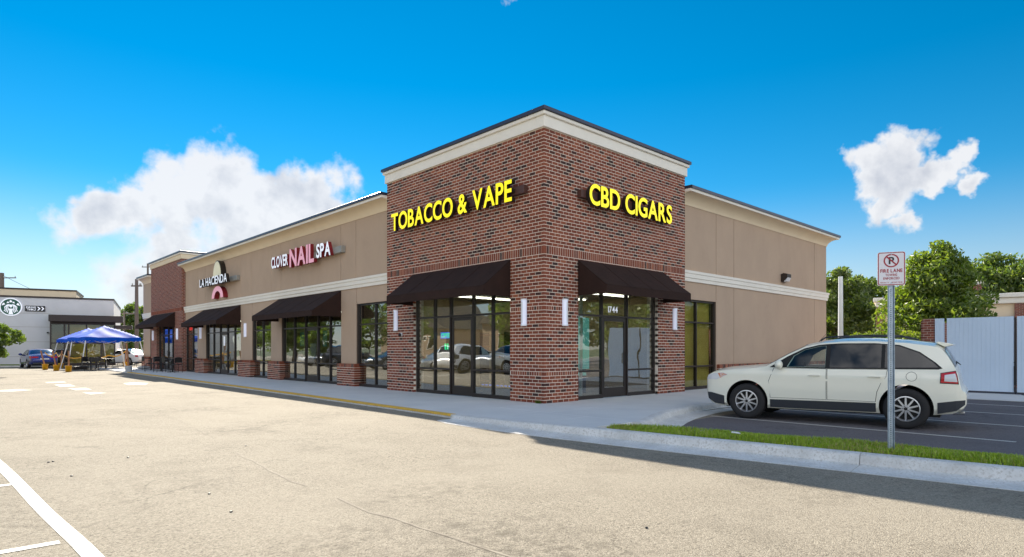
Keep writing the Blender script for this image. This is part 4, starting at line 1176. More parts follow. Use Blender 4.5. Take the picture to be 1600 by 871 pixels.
# ------------------------------------------------------------------ vehicles
def interp(tab, x):
    return lerp_tab(tab, x)
class Car:
    def __init__(s, spec): s.__dict__.update(spec)
    def top(s, x): return interp(s.TOP, x)
    def bot(s, x): return interp(s.BOT, x)
    def wp(s, x): return interp(s.PLAN, x)
    def crown(s, x): return min(0.075, 0.3 * (s.top(x) - s.bot(x)))
    def edge(s, x): return s.top(x) - s.crown(x)
    def w(s, x, z):
        W0 = s.wp(x)
        t = (z - s.zw) / 0.45
        y = W0 * (1 - 0.045 * t * t) if z < s.belt else W0 * (1 - 0.045 * ((s.belt - s.zw) / 0.45) ** 2) - s.tum * (z - s.belt)
        # a soft shoulder crease
        y += 0.012 * math.exp(-((z - s.belt + 0.12) / 0.06) ** 2)
        return max(0.05, y)
    def xs(s):
        out = set(round(x, 3) for x in frange(s.x0, s.x1, 0.07))
        for e, d in ((s.x0, 1), (s.x1, -1)):
            for k in (0.0, 0.015, 0.04, 0.08, 0.13): out.add(round(e + d * k, 3))
        return sorted(out)
    def body(s):
        mb = MB(); xs_ = s.xs(); ns, nt = 12, 7
        ringn = None
        for x in xs_:
            zb, ze, zt = s.bot(x), s.edge(x), s.top(x)
            half = []
            for j in range(ns + 1):
                z = zb + (ze - zb) * j / ns; y = s.w(x, z)
                if j == 0: y -= 0.06
                half.append((y, z))
            ye = half[-1][0]
            for k in range(1, nt + 1):
                q = 1 - k / nt; q = q ** 0.8
                half.append((ye * q, zt - s.crown(x) * q ** 2.6))
            ring_ = [(x, y, z) for y, z in half] + [(x, -y, z) for y, z in half[-2::-1]]
            ringn = len(ring_); mb.v += ring_
        n = len(xs_)
        for i in range(n - 1):
            for j in range(ringn):
                j2 = (j + 1) % ringn
                mb.f.append((i * ringn + j, i * ringn + j2, (i + 1) * ringn + j2, (i + 1) * ringn + j)); mb.m.append(0)
        mb.f.append(tuple(range(ringn))); mb.f.append(tuple((n - 1) * ringn + j for j in range(ringn))[::-1]); mb.m += [0, 0]
        return mb
    def side_patch(s, poly, off, sgn, n=14, k=5, thick=0.004):
        """patch lying on the flank; poly in (x, z), single-valued in z for each x"""
        x0, x1 = min(p[0] for p in poly), max(p[0] for p in poly); mb = MB(); rows = []
        xv = sorted(set([round(x, 4) for x in frange(x0, x1, (x1 - x0) / n)] + [round(p[0], 4) for p in poly]))
        for x in xv:
            zs = []
            for (a, za), (b, zb) in zip(poly, poly[1:] + poly[:1]):
                if abs(a - b) < 1e-9:
                    if abs(x - a) < 1e-4: zs += [za, zb]
                    continue
                t = (x - a) / (b - a)
                if -1e-6 <= t <= 1 + 1e-6: zs.append(za + (zb - za) * t)
            lo_, hi = min(zs), max(zs); rows.append([(x, lo_ + (hi - lo_) * j / k) for j in range(k + 1)])
        outer = [(x, sgn * (s.w(x, z) + off), z) for r in rows for x, z in r]
        inner = [(x, sgn * (s.w(x, z) + off - thick - 0.02), z) for r in rows for x, z in r]
        N_ = len(outer); q = lambda i, j: i * (k + 1) + j; fs = []
        for i in range(len(rows) - 1):
            for j in range(k): fs.append((q(i, j), q(i + 1, j), q(i + 1, j + 1), q(i, j + 1)))
        bnd = [q(i, 0) for i in range(len(rows))] + [q(len(rows) - 1, j) for j in range(1, k + 1)] + [q(i, k) for i in range(len(rows) - 2, -1, -1)] + [q(0, j) for j in range(k - 1, 0, -1)]
        for a, b in zip(bnd, bnd[1:] + bnd[:1]): fs.append((a, b, N_ + b, N_ + a))
        return mb.add(outer + inner, fs)
    def top_patch(s, x0, x1, f0, off, n=10, k=8):
        mb = MB(); rows = []
        for x in frange(x0, x1, abs(x1 - x0) / n):
            ze, zt, c = s.edge(x), s.top(x), s.crown(x); ye = s.w(x, ze)
            rows.append([(x, ye * q, zt - c * abs(q) ** 2.6) for q in [f0 * (2 * j / k - 1) for j in range(k + 1)]])
        m0, m1 = rows[0][k // 2], rows[-1][k // 2]; dx, dz = m1[0] - m0[0], m1[2] - m0[2]; l = math.hypot(dx, dz); nx, nz = -dz / l, dx / l
        if nz < 0: nx, nz = -nx, -nz
        vs = [(x + nx * off, y, z + nz * off) for r in rows for x, y, z in r]
        q = lambda i, j: i * (k + 1) + j
        return mb.add(vs, [(q(i, j), q(i + 1, j), q(i + 1, j + 1), q(i, j + 1)) for i in range(len(rows) - 1) for j in range(k)])

def make_wheel(parent, x, y, sgn, rt, wt, rim, spokes=10):
    w = empty('wheel', (x, y, rt)); w.parent = parent
    h = wt / 2
    ty = MB(); ty.lathe([(rim, -h * 0.85), (rim + 0.02, -h), (rt - 0.05, -h * 1.02), (rt - 0.012, -h * 0.86), (rt, -h * 0.55), (rt, h * 0.55), (rt - 0.012, h * 0.86), (rt - 0.05, h * 1.02), (rim + 0.02, h), (rim, h * 0.85)], 40, 'y', closed=True)
    ty.build('tyre', 'tyre', w, smooth=True)
    r = MB(); f = sgn * h * 0.80
    r.lathe([(rim + 0.004, f + sgn * 0.02), (rim - 0.014, f + sgn * 0.022), (rim - 0.024, f), (rim - 0.03, -f * 0.8), (rim + 0.004, -f * 0.8)], 40, 'y', closed=True)
    r.lathe([(0.001, f + sgn * 0.012), (0.05, f + sgn * 0.012), (0.062, f), (0.062, f - sgn * 0.04), (0.001, f - sgn * 0.04)], 20, 'y')
    for k in range(spokes):
        a = 2 * math.pi * (k + 0.5) / spokes; c, q = math.cos(a), math.sin(a)
        for r0, r1, w0, w1 in ((0.05, rim - 0.012, 0.017, 0.013),):
            pts = []
            for rr, ww, dd in ((r0, w0, 0.005), (r1, w1, 0.0)):
                for s1_, d1 in ((-1, 0), (1, 0), (1, -0.03), (-1, -0.03)):
                    u, v = rr, s1_ * ww; pts.append((u * c - v * q, f + sgn * (dd + d1), u * q + v * c))
            r.add(pts, [(0, 1, 2, 3), (7, 6, 5, 4), (0, 4, 5, 1), (1, 5, 6, 2), (2, 6, 7, 3), (3, 7, 4, 0)])
    r.build('rim', 'alloy', w, autosmooth=True)
    b = MB(); b.lathe([(0.001, f - sgn * 0.055), (rim - 0.03, f - sgn * 0.055), (rim - 0.03, f - sgn * 0.075), (0.001, f - sgn * 0.075)], 28, 'y'); b.build('brake_disc', 'black_rubber', w)
    hc = MB(); hc.lathe([(0.001, f + sgn * 0.018), (0.026, f + sgn * 0.016), (0.03, f + sgn * 0.012)], 16, 'y')
    for k in range(5):
        a = 2 * math.pi * k / 5; hc.lathe([(0.001, f + sgn * 0.016), (0.008, f + sgn * 0.016), (0.008, f)], 8, 'y', (0.045 * math.cos(a), 0, 0.045 * math.sin(a)))
    hc.build('hub_cap', 'black_metal', w)
    return w

def make_car(name, spec, loc, rz, paint, label, group=None, detail=True, cat='car'):
    c = Car(spec); root = empty(name, loc, rz, label, cat, group)
    mb = c.body(); me = mb.mesh('body', [paint, 'black_rubber'], smooth=True)
    body = link('body', me, root)
    cuts = []
    for ax in c.axles:
        cut = MB(); cut.lathe([(0.001, -1.3), (c.arch, -1.3), (c.arch, 1.3), (0.001, 1.3)], 48, 'y', (ax, 0, c.rt + 0.015)); cuts.append(cut.mesh('cut', ['black_rubber']))
    for poly in (getattr(c, 'HOLES', []) if detail else []):
        cut = MB(); cut.prism(poly, -1.3, 1.3, 'xz'); cuts.append(cut.mesh('cut', ['dark_plastic']))
    for cm in cuts:
        co = link('cut', cm); bo_ = body.modifiers.new('arch', 'BOOLEAN'); bo_.operation = 'DIFFERENCE'; bo_.object = co; bo_.solver = 'EXACT'
        try: bo_.material_mode = 'TRANSFER'
        except Exception: pass
        # cutter lives in the car's own frame
        co.parent = root
        bpy.context.view_layer.update()
        dg = bpy.context.evaluated_depsgraph_get(); nm = bpy.data.meshes.new_from_object(body.evaluated_get(dg))
        body.modifiers.clear(); body.data = nm; bpy.data.objects.remove(co)
    body.data.name = 'body'
    body.data.polygons.foreach_set('use_smooth', [True] * len(body.data.polygons)); body.data.set_sharp_from_angle(angle=R(32))
    # inner fill so the arches are dark and closed
    core = MB(); core.box(c.axles[1] - 0.5, c.axles[0] + 0.5, -c.wmax + 0.28, c.wmax - 0.28, c.bot(0) - 0.03, 0.5); core.build('underbody', 'black_rubber', root)
    for ax in c.axles:
        for sgn in (-1, 1): make_wheel(root, ax, sgn * (c.wmax - c.wt / 2 - 0.015), sgn, c.rt, c.wt, c.rim, c.spokes)
    for sgn in (-1, 1):
        for i, (poly, m) in enumerate(c.GLASS):
            c.side_patch(poly, 0.006 if m != 'black_rubber' else 0.003, sgn).build('window' if m != 'black_rubber' else 'window_trim', m, root, smooth=False)
        for poly, m, nm_ in c.PATCH: c.side_patch(poly, 0.006, sgn, 18).build(nm_, m, root)
        if detail:
            for poly in c.DOORS:
                xc = sum(p[0] for p in poly) / len(poly); zc = sum(p[1] for p in poly) / len(poly)
                grow = [(x + math.copysign(0.008, x - xc), z + math.copysign(0.006, z - zc)) for x, z in poly]
                c.side_patch(grow, 0.0012, sgn, 24, 8).build('door_gap', 'black_rubber', root)
                d = c.side_patch(poly, 0.0055, sgn, 24, 8).build('door', paint, root, autosmooth=True)
                hx = min(p[0] for p in poly) + 0.20; hz = c.belt - 0.13; y = c.w(hx, hz)
                hb = MB(); hb.box(hx - 0.10, hx + 0.10, sgn * (y + 0.018), sgn * (y + 0.038), hz - 0.014, hz + 0.014).box(hx - 0.10, hx - 0.07, sgn * y, sgn * (y + 0.02), hz - 0.014, hz + 0.014).box(hx + 0.07, hx + 0.10, sgn * y, sgn * (y + 0.02), hz - 0.014, hz + 0.014)
                hb.build('handle', paint, d, bevel=0.008)
        mx, mz = c.mirror; y = c.w(mx, mz)
        mi = MB(); mi.ball((mx, sgn * (y + 0.14), mz + 0.01), 0.075, 0.12, 0.09, 8); mo = mi.build('mirror', paint, root, smooth=True)
        mk = MB(); mk.tube((mx + 0.02, sgn * (y - 0.02), mz - 0.06), (mx, sgn * (y + 0.10), mz - 0.045), 0.03, 0.025, 8); mk.build('mirror_arm', 'dark_plastic', mo)
    for x0, x1, f0, m in c.TOPGLASS:
        c.top_patch(x0, x1, f0, 0.006).build('windscreen' if x0 > 0 else 'rear_window', m, root, smooth=True)
    return root, c

SUV = dict(x0=-2.30, x1=2.33, belt=1.07, zw=0.72, tum=0.36, wmax=0.955, axles=(1.41, -1.41), arch=0.425, rt=0.368, wt=0.235, rim=0.225, spokes=10,
    TOP=[(2.33, 0.80), (2.315, 0.89), (2.26, 0.965), (2.14, 1.025), (1.90, 1.075), (1.5, 1.11), (1.2, 1.14), (1.02, 1.175), (0.62, 1.42), (0.30, 1.58), (0.0, 1.645), (-0.4, 1.675), (-0.9, 1.675), (-1.4, 1.64), (-1.75, 1.59), (-1.92, 1.555), (-1.99, 1.47), (-2.08, 1.31), (-2.165, 1.13), (-2.19, 1.06), (-2.21, 0.94), (-2.225, 0.82), (-2.28, 0.76), (-2.30, 0.70)],
    BOT=[(2.33, 0.48), (2.30, 0.40), (2.22, 0.30), (2.05, 0.25), (1.7, 0.24), (-1.7, 0.26), (-2.1, 0.31), (-2.25, 0.38), (-2.30, 0.48)],
    PLAN=[(2.33, 0.68), (2.315, 0.735), (2.27, 0.80), (2.18, 0.852), (2.0, 0.90), (1.8, 0.93), (1.4, 0.95), (0.8, 0.955), (-1.2, 0.955), (-1.7, 0.94), (-2.0, 0.918), (-2.15, 0.89), (-2.24, 0.855), (-2.285, 0.82), (-2.30, 0.78)],
    HOLES=[[(0.60, 1.105), (0.49, 1.315), (0.30, 1.435), (0.06, 1.50), (-0.075, 1.515), (-0.075, 1.10)]],
    GLASS=[([(0.95, 1.083), (0.62, 1.305), (0.62, 1.082)], 'black_rubber'), ([(0.62, 1.10), (0.62, 1.305), (0.32, 1.465), (0.06, 1.535), (-0.08, 1.55), (-0.08, 1.52), (0.06, 1.505), (0.30, 1.44), (0.50, 1.32)], 'black_rubber'), ([(0.62, 1.10), (0.62, 1.08), (-0.08, 1.073), (-0.08, 1.097)], 'black_rubber'),
           ([(-0.08, 1.55), (-0.35, 1.565), (-0.9, 1.565), (-1.3, 1.53), (-1.62, 1.40), (-1.85, 1.22), (-1.96, 1.11), (-1.90, 1.09), (-0.2, 1.075), (-0.08, 1.074)], 'black_rubber'),
           ([(0.62, 1.10), (0.50, 1.32), (0.30, 1.44), (0.06, 1.505), (-0.08, 1.52), (-0.08, 1.095)], 'car_glass'),
           ([(-0.16, 1.53), (-0.5, 1.545), (-1.02, 1.54), (-1.02, 1.105), (-0.16, 1.095)], 'dark_car_glass'),
           ([(-1.08, 1.535), (-1.3, 1.505), (-1.60, 1.385), (-1.82, 1.215), (-1.90, 1.125), (-1.08, 1.108)], 'dark_car_glass')],
    PATCH=[([(0.94, 0.27), (0.94, 0.43), (-0.94, 0.45), (-0.94, 0.28)], 'dark_plastic', 'sill_cladding'),
           ([(1.885, 0.27), (1.885, 0.46), (2.18, 0.52), (2.29, 0.52), (2.26, 0.38), (2.10, 0.29)], 'dark_plastic', 'front_bumper_lower'),
           ([(-1.885, 0.30), (-1.885, 0.50), (-2.15, 0.545), (-2.285, 0.56), (-2.28, 0.48), (-2.16, 0.37)], 'dark_plastic', 'rear_bumper_lower'),
           ([(1.80, 0.915), (1.90, 0.955), (2.10, 0.94), (2.27, 0.885), (2.27, 0.80), (2.05, 0.80)], 'lens_clear', 'headlight'),
           ([(1.815, 0.912), (1.90, 0.945), (2.02, 0.935), (1.97, 0.835)], 'lens_amber', 'turn_signal'),
           ([(-1.92, 0.845), (-1.93, 1.03), (-2.15, 1.075), (-2.175, 0.98), (-2.195, 0.835)], 'sign_black', 'taillight_trim'),
           ],
    DOORS=[[(0.93, 0.47), (0.96, 0.80), (0.86, 1.065), (-0.10, 1.065), (-0.10, 0.475)], [(-0.125, 0.475), (-0.125, 1.065), (-1.12, 1.072), (-1.10, 0.93), (-1.02, 0.82), (-0.955, 0.66), (-0.93, 0.475)]],
    TOPGLASS=[(1.0, 0.33, 0.93, 'dark_car_glass'), (-1.98, -2.14, 0.90, 'dark_car_glass')], mirror=(0.74, 1.13))
suv, suvc = make_car('parked_car', SUV, (2.75, -5.57, -0.13), R(99.3), 'paint_cream', 'cream white sport utility car parked nose-in beside the side wall', detail=True)
for sgn in (-1, 1):
    c = suvc
    tl = c.side_patch([(-1.932, 0.858), (-1.942, 1.02), (-2.145, 1.062), (-2.166, 0.978), (-2.185, 0.848)], 0.0085, sgn, 12).build('taillight', 'lens_red', suv)
    c.side_patch([(-1.985, 0.885), (-1.99, 0.995), (-2.14, 1.025), (-2.157, 0.96), (-2.174, 0.875)], 0.0105, sgn, 10).build('lens', 'lens_clear', tl)
    rl = MB(); rl.path([(0.05, sgn * 0.66, 1.62), (-0.05, sgn * 0.665, 1.685), (-0.7, sgn * 0.665, 1.715), (-1.3, sgn * 0.655, 1.70), (-1.5, sgn * 0.65, 1.64)], 0.016, 8); rl.build('roof_rail', 'dark_plastic', suv, smooth=True)
sp_ = MB(); sp_.prism([(-1.84, 1.57), (-1.88, 1.59), (-2.10, 1.545), (-2.11, 1.525), (-1.98, 1.49)], -0.60, 0.60, 'xz'); sp_.build('spoiler', 'paint_cream', suv, bevel=0.012)
an_ = MB(); an_.tube((0.12, 0.45, 1.60), (-0.05, 0.45, 1.80), 0.005, 0.003, 6); an_.build('antenna', 'black_metal', suv)
wi = MB(); wi.tube((-2.13, 0.0, 1.22), (-2.20, 0.30, 1.17), 0.012, 0.008, 6); wi.build('rear_wiper', 'black_metal', suv)
wf = MB(); wf.tube((1.04, 0.2, 1.175), (0.98, 0.72, 1.165), 0.012, 0.01, 6).tube((1.06, -0.4, 1.175), (1.0, 0.15, 1.19), 0.012, 0.01, 6); wf.build('wiper', 'black_metal', suv)
fcx, fcz = -1.50, 0.955
ring_o = [(fcx + 0.085 * math.cos(a), fcz + 0.085 * math.sin(a)) for a in [2 * math.pi * i / 28 for i in range(28)]]
fm = MB(); n_ = 28
fm.v += [(x, suvc.w(x, z) + 0.003, z) for x, z in ring_o] + [(fcx + (x - fcx) * 0.93, suvc.w(x, z) + 0.003, fcz + (z - fcz) * 0.93) for x, z in ring_o]
fm.f += [(i, (i + 1) % n_, n_ + (i + 1) % n_, n_ + i) for i in range(n_)]; fm.m += [0] * n_
fm.build('fuel_flap_gap', 'black_rubber', suv, fix=False)
ex = MB(); ex.tube((-2.10, 0.55, 0.31), (-2.27, 0.55, 0.31), 0.035, 0.035, 12); ex.build('exhaust', 'chrome', suv)
sb_ = MB()
for sgn in (-1, 1): sb_.box(-0.35, -0.15, sgn * 0.18, sgn * 0.62, 0.5, 1.05).box(-0.38, -0.26, sgn * 0.18, sgn * 0.62, 1.05, 1.28)
sb_.build('seat', 'dark_plastic', suv, bevel=0.04)
st_ = MB(); st_.lathe([(0.17, -0.012), (0.19, 0), (0.17, 0.012), (0.155, 0)], 20, 'x', (0.42, 0.4, 1.03), closed=True); st_.build('steering_wheel', 'dark_plastic', suv, smooth=True)

SED = dict(x0=-2.35, x1=2.35, belt=0.93, zw=0.62, tum=0.50, wmax=0.90, axles=(1.36, -1.32), arch=0.355, rt=0.318, wt=0.20, rim=0.20, spokes=7,
    TOP=[(2.35, 0.60), (2.30, 0.70), (2.0, 0.80), (1.4, 0.89), (1.05, 0.93), (0.75, 1.05), (0.25, 1.33), (-0.1, 1.41), (-0.6, 1.42), (-1.0, 1.36), (-1.35, 1.2), (-1.65, 1.04), (-1.9, 0.99), (-2.2, 0.96), (-2.29, 0.90), (-2.33, 0.70), (-2.35, 0.62)],
    BOT=[(2.35, 0.40), (2.2, 0.24), (1.6, 0.20), (-1.6, 0.22), (-2.2, 0.28), (-2.35, 0.45)],
    PLAN=[(2.35, 0.55), (2.28, 0.70), (2.05, 0.82), (1.6, 0.88), (0.8, 0.90), (-1.2, 0.90), (-1.8, 0.87), (-2.15, 0.81), (-2.3, 0.75), (-2.35, 0.70)],
    GLASS=[([(0.80, 0.945), (0.30, 1.25), (0.0, 1.325), (-0.6, 1.335), (-0.95, 1.28), (-1.35, 1.08), (-1.45, 0.96)], 'black_rubber'), ([(0.66, 0.96), (0.26, 1.215), (0.0, 1.29), (-0.22, 1.30), (-0.22, 0.96)], 'dark_car_glass'), ([(-0.28, 1.30), (-0.6, 1.305), (-0.92, 1.25), (-1.05, 1.18), (-1.05, 0.96), (-0.28, 0.96)], 'dark_car_glass')],
    PATCH=[([(1.85, 0.66), (1.95, 0.74), (2.2, 0.70), (2.28, 0.62), (2.1, 0.60)], 'lens_clear', 'headlight'), ([(-2.0, 0.72), (-1.98, 0.86), (-2.24, 0.87), (-2.27, 0.72)], 'lens_red', 'taillight')],
    DOORS=[[(0.95, 0.35), (0.98, 0.6), (0.85, 0.925), (-0.24, 0.925), (-0.24, 0.35)], [(-0.265, 0.35), (-0.265, 0.925), (-1.15, 0.925), (-1.05, 0.75), (-0.92, 0.55), (-0.90, 0.35)]],
    TOPGLASS=[(0.74, 0.28, 0.90, 'car_glass'), (-1.04, -1.60, 0.88, 'car_glass')], mirror=(0.62, 0.99))
def px_ground(px, d, z=-0.14): return W((px - 800) / 965.48 * d, d, z)
p = px_ground(60, 46.5, -0.062)
blue, bc = make_car('parked_car', SED, p, R(YAW + math.degrees(math.atan((800 - 58) / 965.48)) + 9), 'paint_blue', 'dark blue saloon seen from behind beside the grey coffee shop wall', detail=False)
bt = MB(); bt.box(-2.315, -2.285, -0.74, -0.36, 0.74, 0.85).box(-2.315, -2.285, 0.36, 0.74, 0.74, 0.85); bt.build('taillight', 'lens_red', blue, bevel=0.01)
MB().box(-2.345, -2.325, -0.26, 0.26, 0.60, 0.72).build('number_plate', 'paper_white', blue)
MB().box(-2.33, -2.10, -0.68, 0.68, 0.28, 0.44).build('bumper', 'dark_plastic', blue, bevel=0.03)
p = px_ground(178, 62, -0.062)
red, rc_ = make_car('parked_car', SED, p, R(YAW + 78), 'paint_red', 'red car parked behind the blue canopy tents', detail=False)
p = px_ground(199, 55, -0.062)
wht, wc_ = make_car('parked_car', SED, p, R(YAW + 70), 'paint_white', 'white car parked behind the canopy tent next to the red one', detail=False)
# parked cars in the bays behind the photographer, seen only mirrored in the shop windows
for y_, m, sp, a, lab in ((15.6, 'paint_silver', SUV, 0, 'silver sport utility car mirrored in the tobacco shop window'), (18.9, 'paint_white', SUV, 180, 'white car mirrored in the tobacco shop door'), (22.2, 'paint_silver', SED, 0, 'silver saloon mirrored at the left of the tobacco shop window'),
        (36.0, 'paint_dark', SUV, 180, 'dark car mirrored in the nail spa window'), (39.2, 'paint_white', SED, 0, 'white saloon mirrored in the nail spa window'), (28.5, 'paint_dark', SED, 0, 'dark saloon mirrored in the window beside the brick tower')):
    make_car('parked_car', sp, (-13.4 + (0.3 if a else 0), y_, -0.062), R(a), m, lab, 'cars mirrored in the shop windows', detail=False)
# ------------------------------------------------------------------ dumpster enclosure with pale blue gates
GX = 14.3
en = empty('brick_enclosure', (GX, -4.6, -0.13), 0, 'brick enclosure wall behind the pale blue gates', 'enclosure')
MB().box(0.10, 4.5, -0.02, 0.18, 0, 2.45).box(4.3, 4.5, -5.0, -0.021, 0, 2.45).box(-0.02, 0.20, -0.22, 0.10, 0, 2.50).build('wall', 'brick_courses', en)
def gate(y0, y1, label, nb):
    g = empty('gate', (GX, y0, -0.05), 0, label, 'gate', 'pale blue enclosure gates')
    L_ = y0 - y1; w = L_ / nb
    fr = MB(); fr.box(0.03, 0.075, -L_, 0, 0.10, 0.16).box(0.03, 0.075, -L_, 0, 2.25, 2.31).box(0.03, 0.075, -0.05, 0, 0.161, 2.249).box(0.03, 0.075, -L_, -L_ + 0.05, 0.161, 2.249); fr.build('frame', 'panel_blue', g)
    me = None
    for i in range(nb):
        if me is None:
            mb = MB(); mb.prism([(-0.002, 0.0), (0.0, -0.006), (0.0, -w + 0.007), (-0.002, -w + 0.002), (0.03, -w + 0.0015), (0.03, 0.0)], 0.0, 2.42); me = mb.mesh('slat', 'panel_blue')
        o = link('slat', me, g); o.location = (0, -i * w, 0)
    return g
gate(-4.86, -5.12, 'narrow pale blue gate panel beside the brick pier', 2)
gate(-5.20, -6.98, 'wide pale blue slatted gate right of the parked cream car', 15)
gate(-7.06, -8.84, 'pale blue slatted gate at the right edge of the picture', 15)
bolt = empty('gate_bolt', (GX - 0.03, -7.02, -0.12), 0, 'black drop bolt between the two wide pale blue gates', 'bolt')
MB().tube((0, 0, 0.0), (0, 0, 1.05), 0.012, 0.012, 8).tube((0, -0.04, 1.02), (0, 0.04, 1.02), 0.012, 0.012, 8).tube((0.0, 0.03, 0.1), (0, 0.03, 0.9), 0.008, 0.008, 6).build('rod', 'black_metal', bolt)
MB().tube((0.0, 0.0, 0.08), (-0.3, -0.25, 0.01), 0.012, 0.012, 6).build('chain', 'black_metal', bolt)
MB().box(0.02, 0.06, -0.03, 0.03, 0.3, 2.45).build('gate_post', 'dark_brown', bolt)

# ------------------------------------------------------------------ trees
def leaf_cloud(mb, centers, n_each, spread, size, rr, squash=0.75):
    for (cx, cy, cz, cr) in centers:
        for _ in range(n_each):
            while True:
                a, b, c = rr.uniform(-1, 1), rr.uniform(-1, 1), rr.uniform(-1, 1)
                if a * a + b * b + c * c < 1: break
            x, y, z = cx + a * cr * spread, cy + b * cr * spread, cz + c * cr * spread * squash
            s = size * rr.uniform(0.6, 1.3)
            u = Vector((rr.gauss(0, 1), rr.gauss(0, 1), rr.gauss(0, 0.55))).normalized(); v = u.orthogonal().normalized(); v = (Matrix.Rotation(rr.random() * 6.28, 3, u) @ v)
            w = u.cross(v); P = Vector((x, y, z))
            mb.add([P - v * s, P + w * s * 0.45, P + v * s + u * s * 0.25, P - w * s * 0.45], [(0, 1, 2, 3)])
def tree(name, loc, h, crown_r, trunk_h, leaf, label, seed, nclump=80, per=110, lsize=0.13, shape='round', group=None, cat='tree', trunk_r=0.16, clump_r=None):
    rr = random.Random(seed); t = empty(name, loc, 0, label, cat, group)
    wood = MB(); base = Vector((0, 0, -0.1)); pts = [base]
    k = 6
    for i in range(1, k + 1):
        pts.append(Vector((rr.uniform(-1, 1) * 0.05 * i, rr.uniform(-1, 1) * 0.05 * i, h * 0.85 * i / k)))
    for i in range(k): wood.tube(pts[i], pts[i + 1], trunk_r * (1 - 0.85 * i / k), trunk_r * (1 - 0.85 * (i + 1) / k), 8)
    cl = []
    zc = (trunk_h + h) / 2; hz = (h - trunk_h) / 2
    for i in range(nclump):
        while True:
            a, b, c = rr.uniform(-1, 1), rr.uniform(-1, 1), rr.uniform(-1, 1); q = a * a + b * b + c * c
            if 0.12 < q < 1: break
        z = zc + c * hz
        f = 1.0
        if shape == 'cone': f = max(0.12, 0.95 - 0.80 * max(0.0, (c + 0.35) / 1.35) ** 1.15)*(1.05 if c > -0.75 else 0.8)
        wob = 1 + 0.20 * math.sin(3 * math.atan2(b, a) + seed) + rr.uniform(-0.12, 0.12)
        if shape == 'cone':
            l = math.hypot(a, b) or 1; e = rr.random() ** 0.45; a, b = a / l * e, b / l * e
        x, y = a * crown_r * f * wob, b * crown_r * f * wob
        cr = (clump_r or crown_r * 0.27) * rr.uniform(0.7, 1.35)
        cl.append((x, y, z, cr))
        if i % 2 == 0:
            zt = max(trunk_h * 0.8, z - math.hypot(x, y) * 0.55); s = pts[0].lerp(pts[-1], min(1, zt / (h * 0.85)))
            m_ = s.lerp(Vector((x, y, z)), 0.55) + Vector((0, 0, 0.06 * h * rr.random())); wood.tube(s, m_, trunk_r * 0.28, trunk_r * 0.16, 5); wood.tube(m_, (x, y, z), trunk_r * 0.16, trunk_r * 0.05, 5)
    wood.build('trunk', 'bark', t, fix=False)
    lv = MB(); leaf_cloud(lv, cl, per, 1.0, lsize, rr); lv.build('crown', leaf, t, fix=False)
    return t
def P(px, d, z=-0.1): return W((px - 800) / 965.48 * d, d, z)
tree('shade_tree', P(1466, 33), 6.9, 2.45, 1.3, 'leaf_bright', 'full bright green tree standing behind the pale blue gates', 21, 190, 150, 0.12, 'cone', clump_r=0.62)
tree('woodland_tree', P(1306, 58), 9.0, 3.0, 1.0, 'leaf_dark', 'tall dark leafy tree just beyond the end of the stucco wall', 22, 95, 120, 0.20, group='trees beyond the parking lot', clump_r=0.85)
tree('woodland_tree', P(1338, 64), 9.2, 3.2, 0.8, 'leaf_mid', 'green tree behind the white lamp pole', 23, 100, 120, 0.21, group='trees beyond the parking lot')
tree('woodland_tree', P(1375, 66), 8.3, 3.2, 0.8, 'leaf_mid', 'green tree just behind the fire lane sign post', 24, 100, 120, 0.21, group='trees beyond the parking lot')
tree('woodland_tree', P(1412, 68), 8.0, 3.4, 0.8, 'leaf_dark', 'dark green tree between the fire lane sign and the full bright tree', 25, 90, 120, 0.22, group='trees beyond the parking lot')
tree('woodland_tree', P(1325, 72), 7.0, 3.6, 0.3, 'leaf_dark', 'low dark tree filling the gap behind the white lamp pole', 30, 90, 110, 0.24, group='trees beyond the parking lot')
tree('woodland_tree', P(1548, 62), 10.6, 3.8, 1.0, 'leaf_mid', 'broad green tree rising behind the far cream and brick shops', 26, 110, 130, 0.21, group='trees behind the far shops')
tree('woodland_tree', P(1600, 60), 10.3, 3.8, 1.0, 'leaf_mid', 'broad green tree at the right edge of the picture above the far shops', 27, 110, 130, 0.21, group='trees behind the far shops')
tree('woodland_tree', P(1650, 64), 10.6, 4.0, 1.0, 'leaf_mid', 'green tree just beyond the right edge behind the far shops', 28, 90, 110, 0.22, group='trees behind the far shops')
tree('woodland_tree', P(1508, 68), 9.6, 3.2, 1.0, 'leaf_dark', 'dark tree half hidden by the full bright tree', 29, 90, 110, 0.22, group='trees behind the far shops')
for i, (px, d, h, r, lab) in enumerate(((1338, 36, 2.5, 0.95, 'lime green bush above the roof of the cream car, beside the lamp pole'), (1360, 35, 2.3, 0.9, 'lime green bush directly behind the fire lane post'), (1416, 31, 2.5, 0.8, 'lime green bush left of the brick enclosure pier'), (1310, 40, 1.9, 0.8, 'brownish green bush at the foot of the white lamp pole'))):
    tree('bush', P(px, d), h, r, 0.3, 'leaf_lime' if i != 3 else 'leaf_mid', lab, 40 + i, 40, 90, 0.07, group='bushes behind the cream car', cat='bush', trunk_r=0.05)
tree('street_tree', P(206, 75), 7.2, 2.4, 0.6, 'leaf_mid', 'green tree beyond the utility pole left of the far brick tower', 51, 60, 110, 0.22)
tree('street_tree', P(186, 82), 5.6, 2.6, 0.4, 'leaf_mid', 'low green tree between the coffee shop and utility pole', 52, 60, 110, 0.22)
tree('street_tree', P(-14, 32), 2.95, 1.05, 0.9, 'leaf_mid', 'small leafy tree cut by the left edge of the picture', 53, 40, 110, 0.09, trunk_r=0.05)

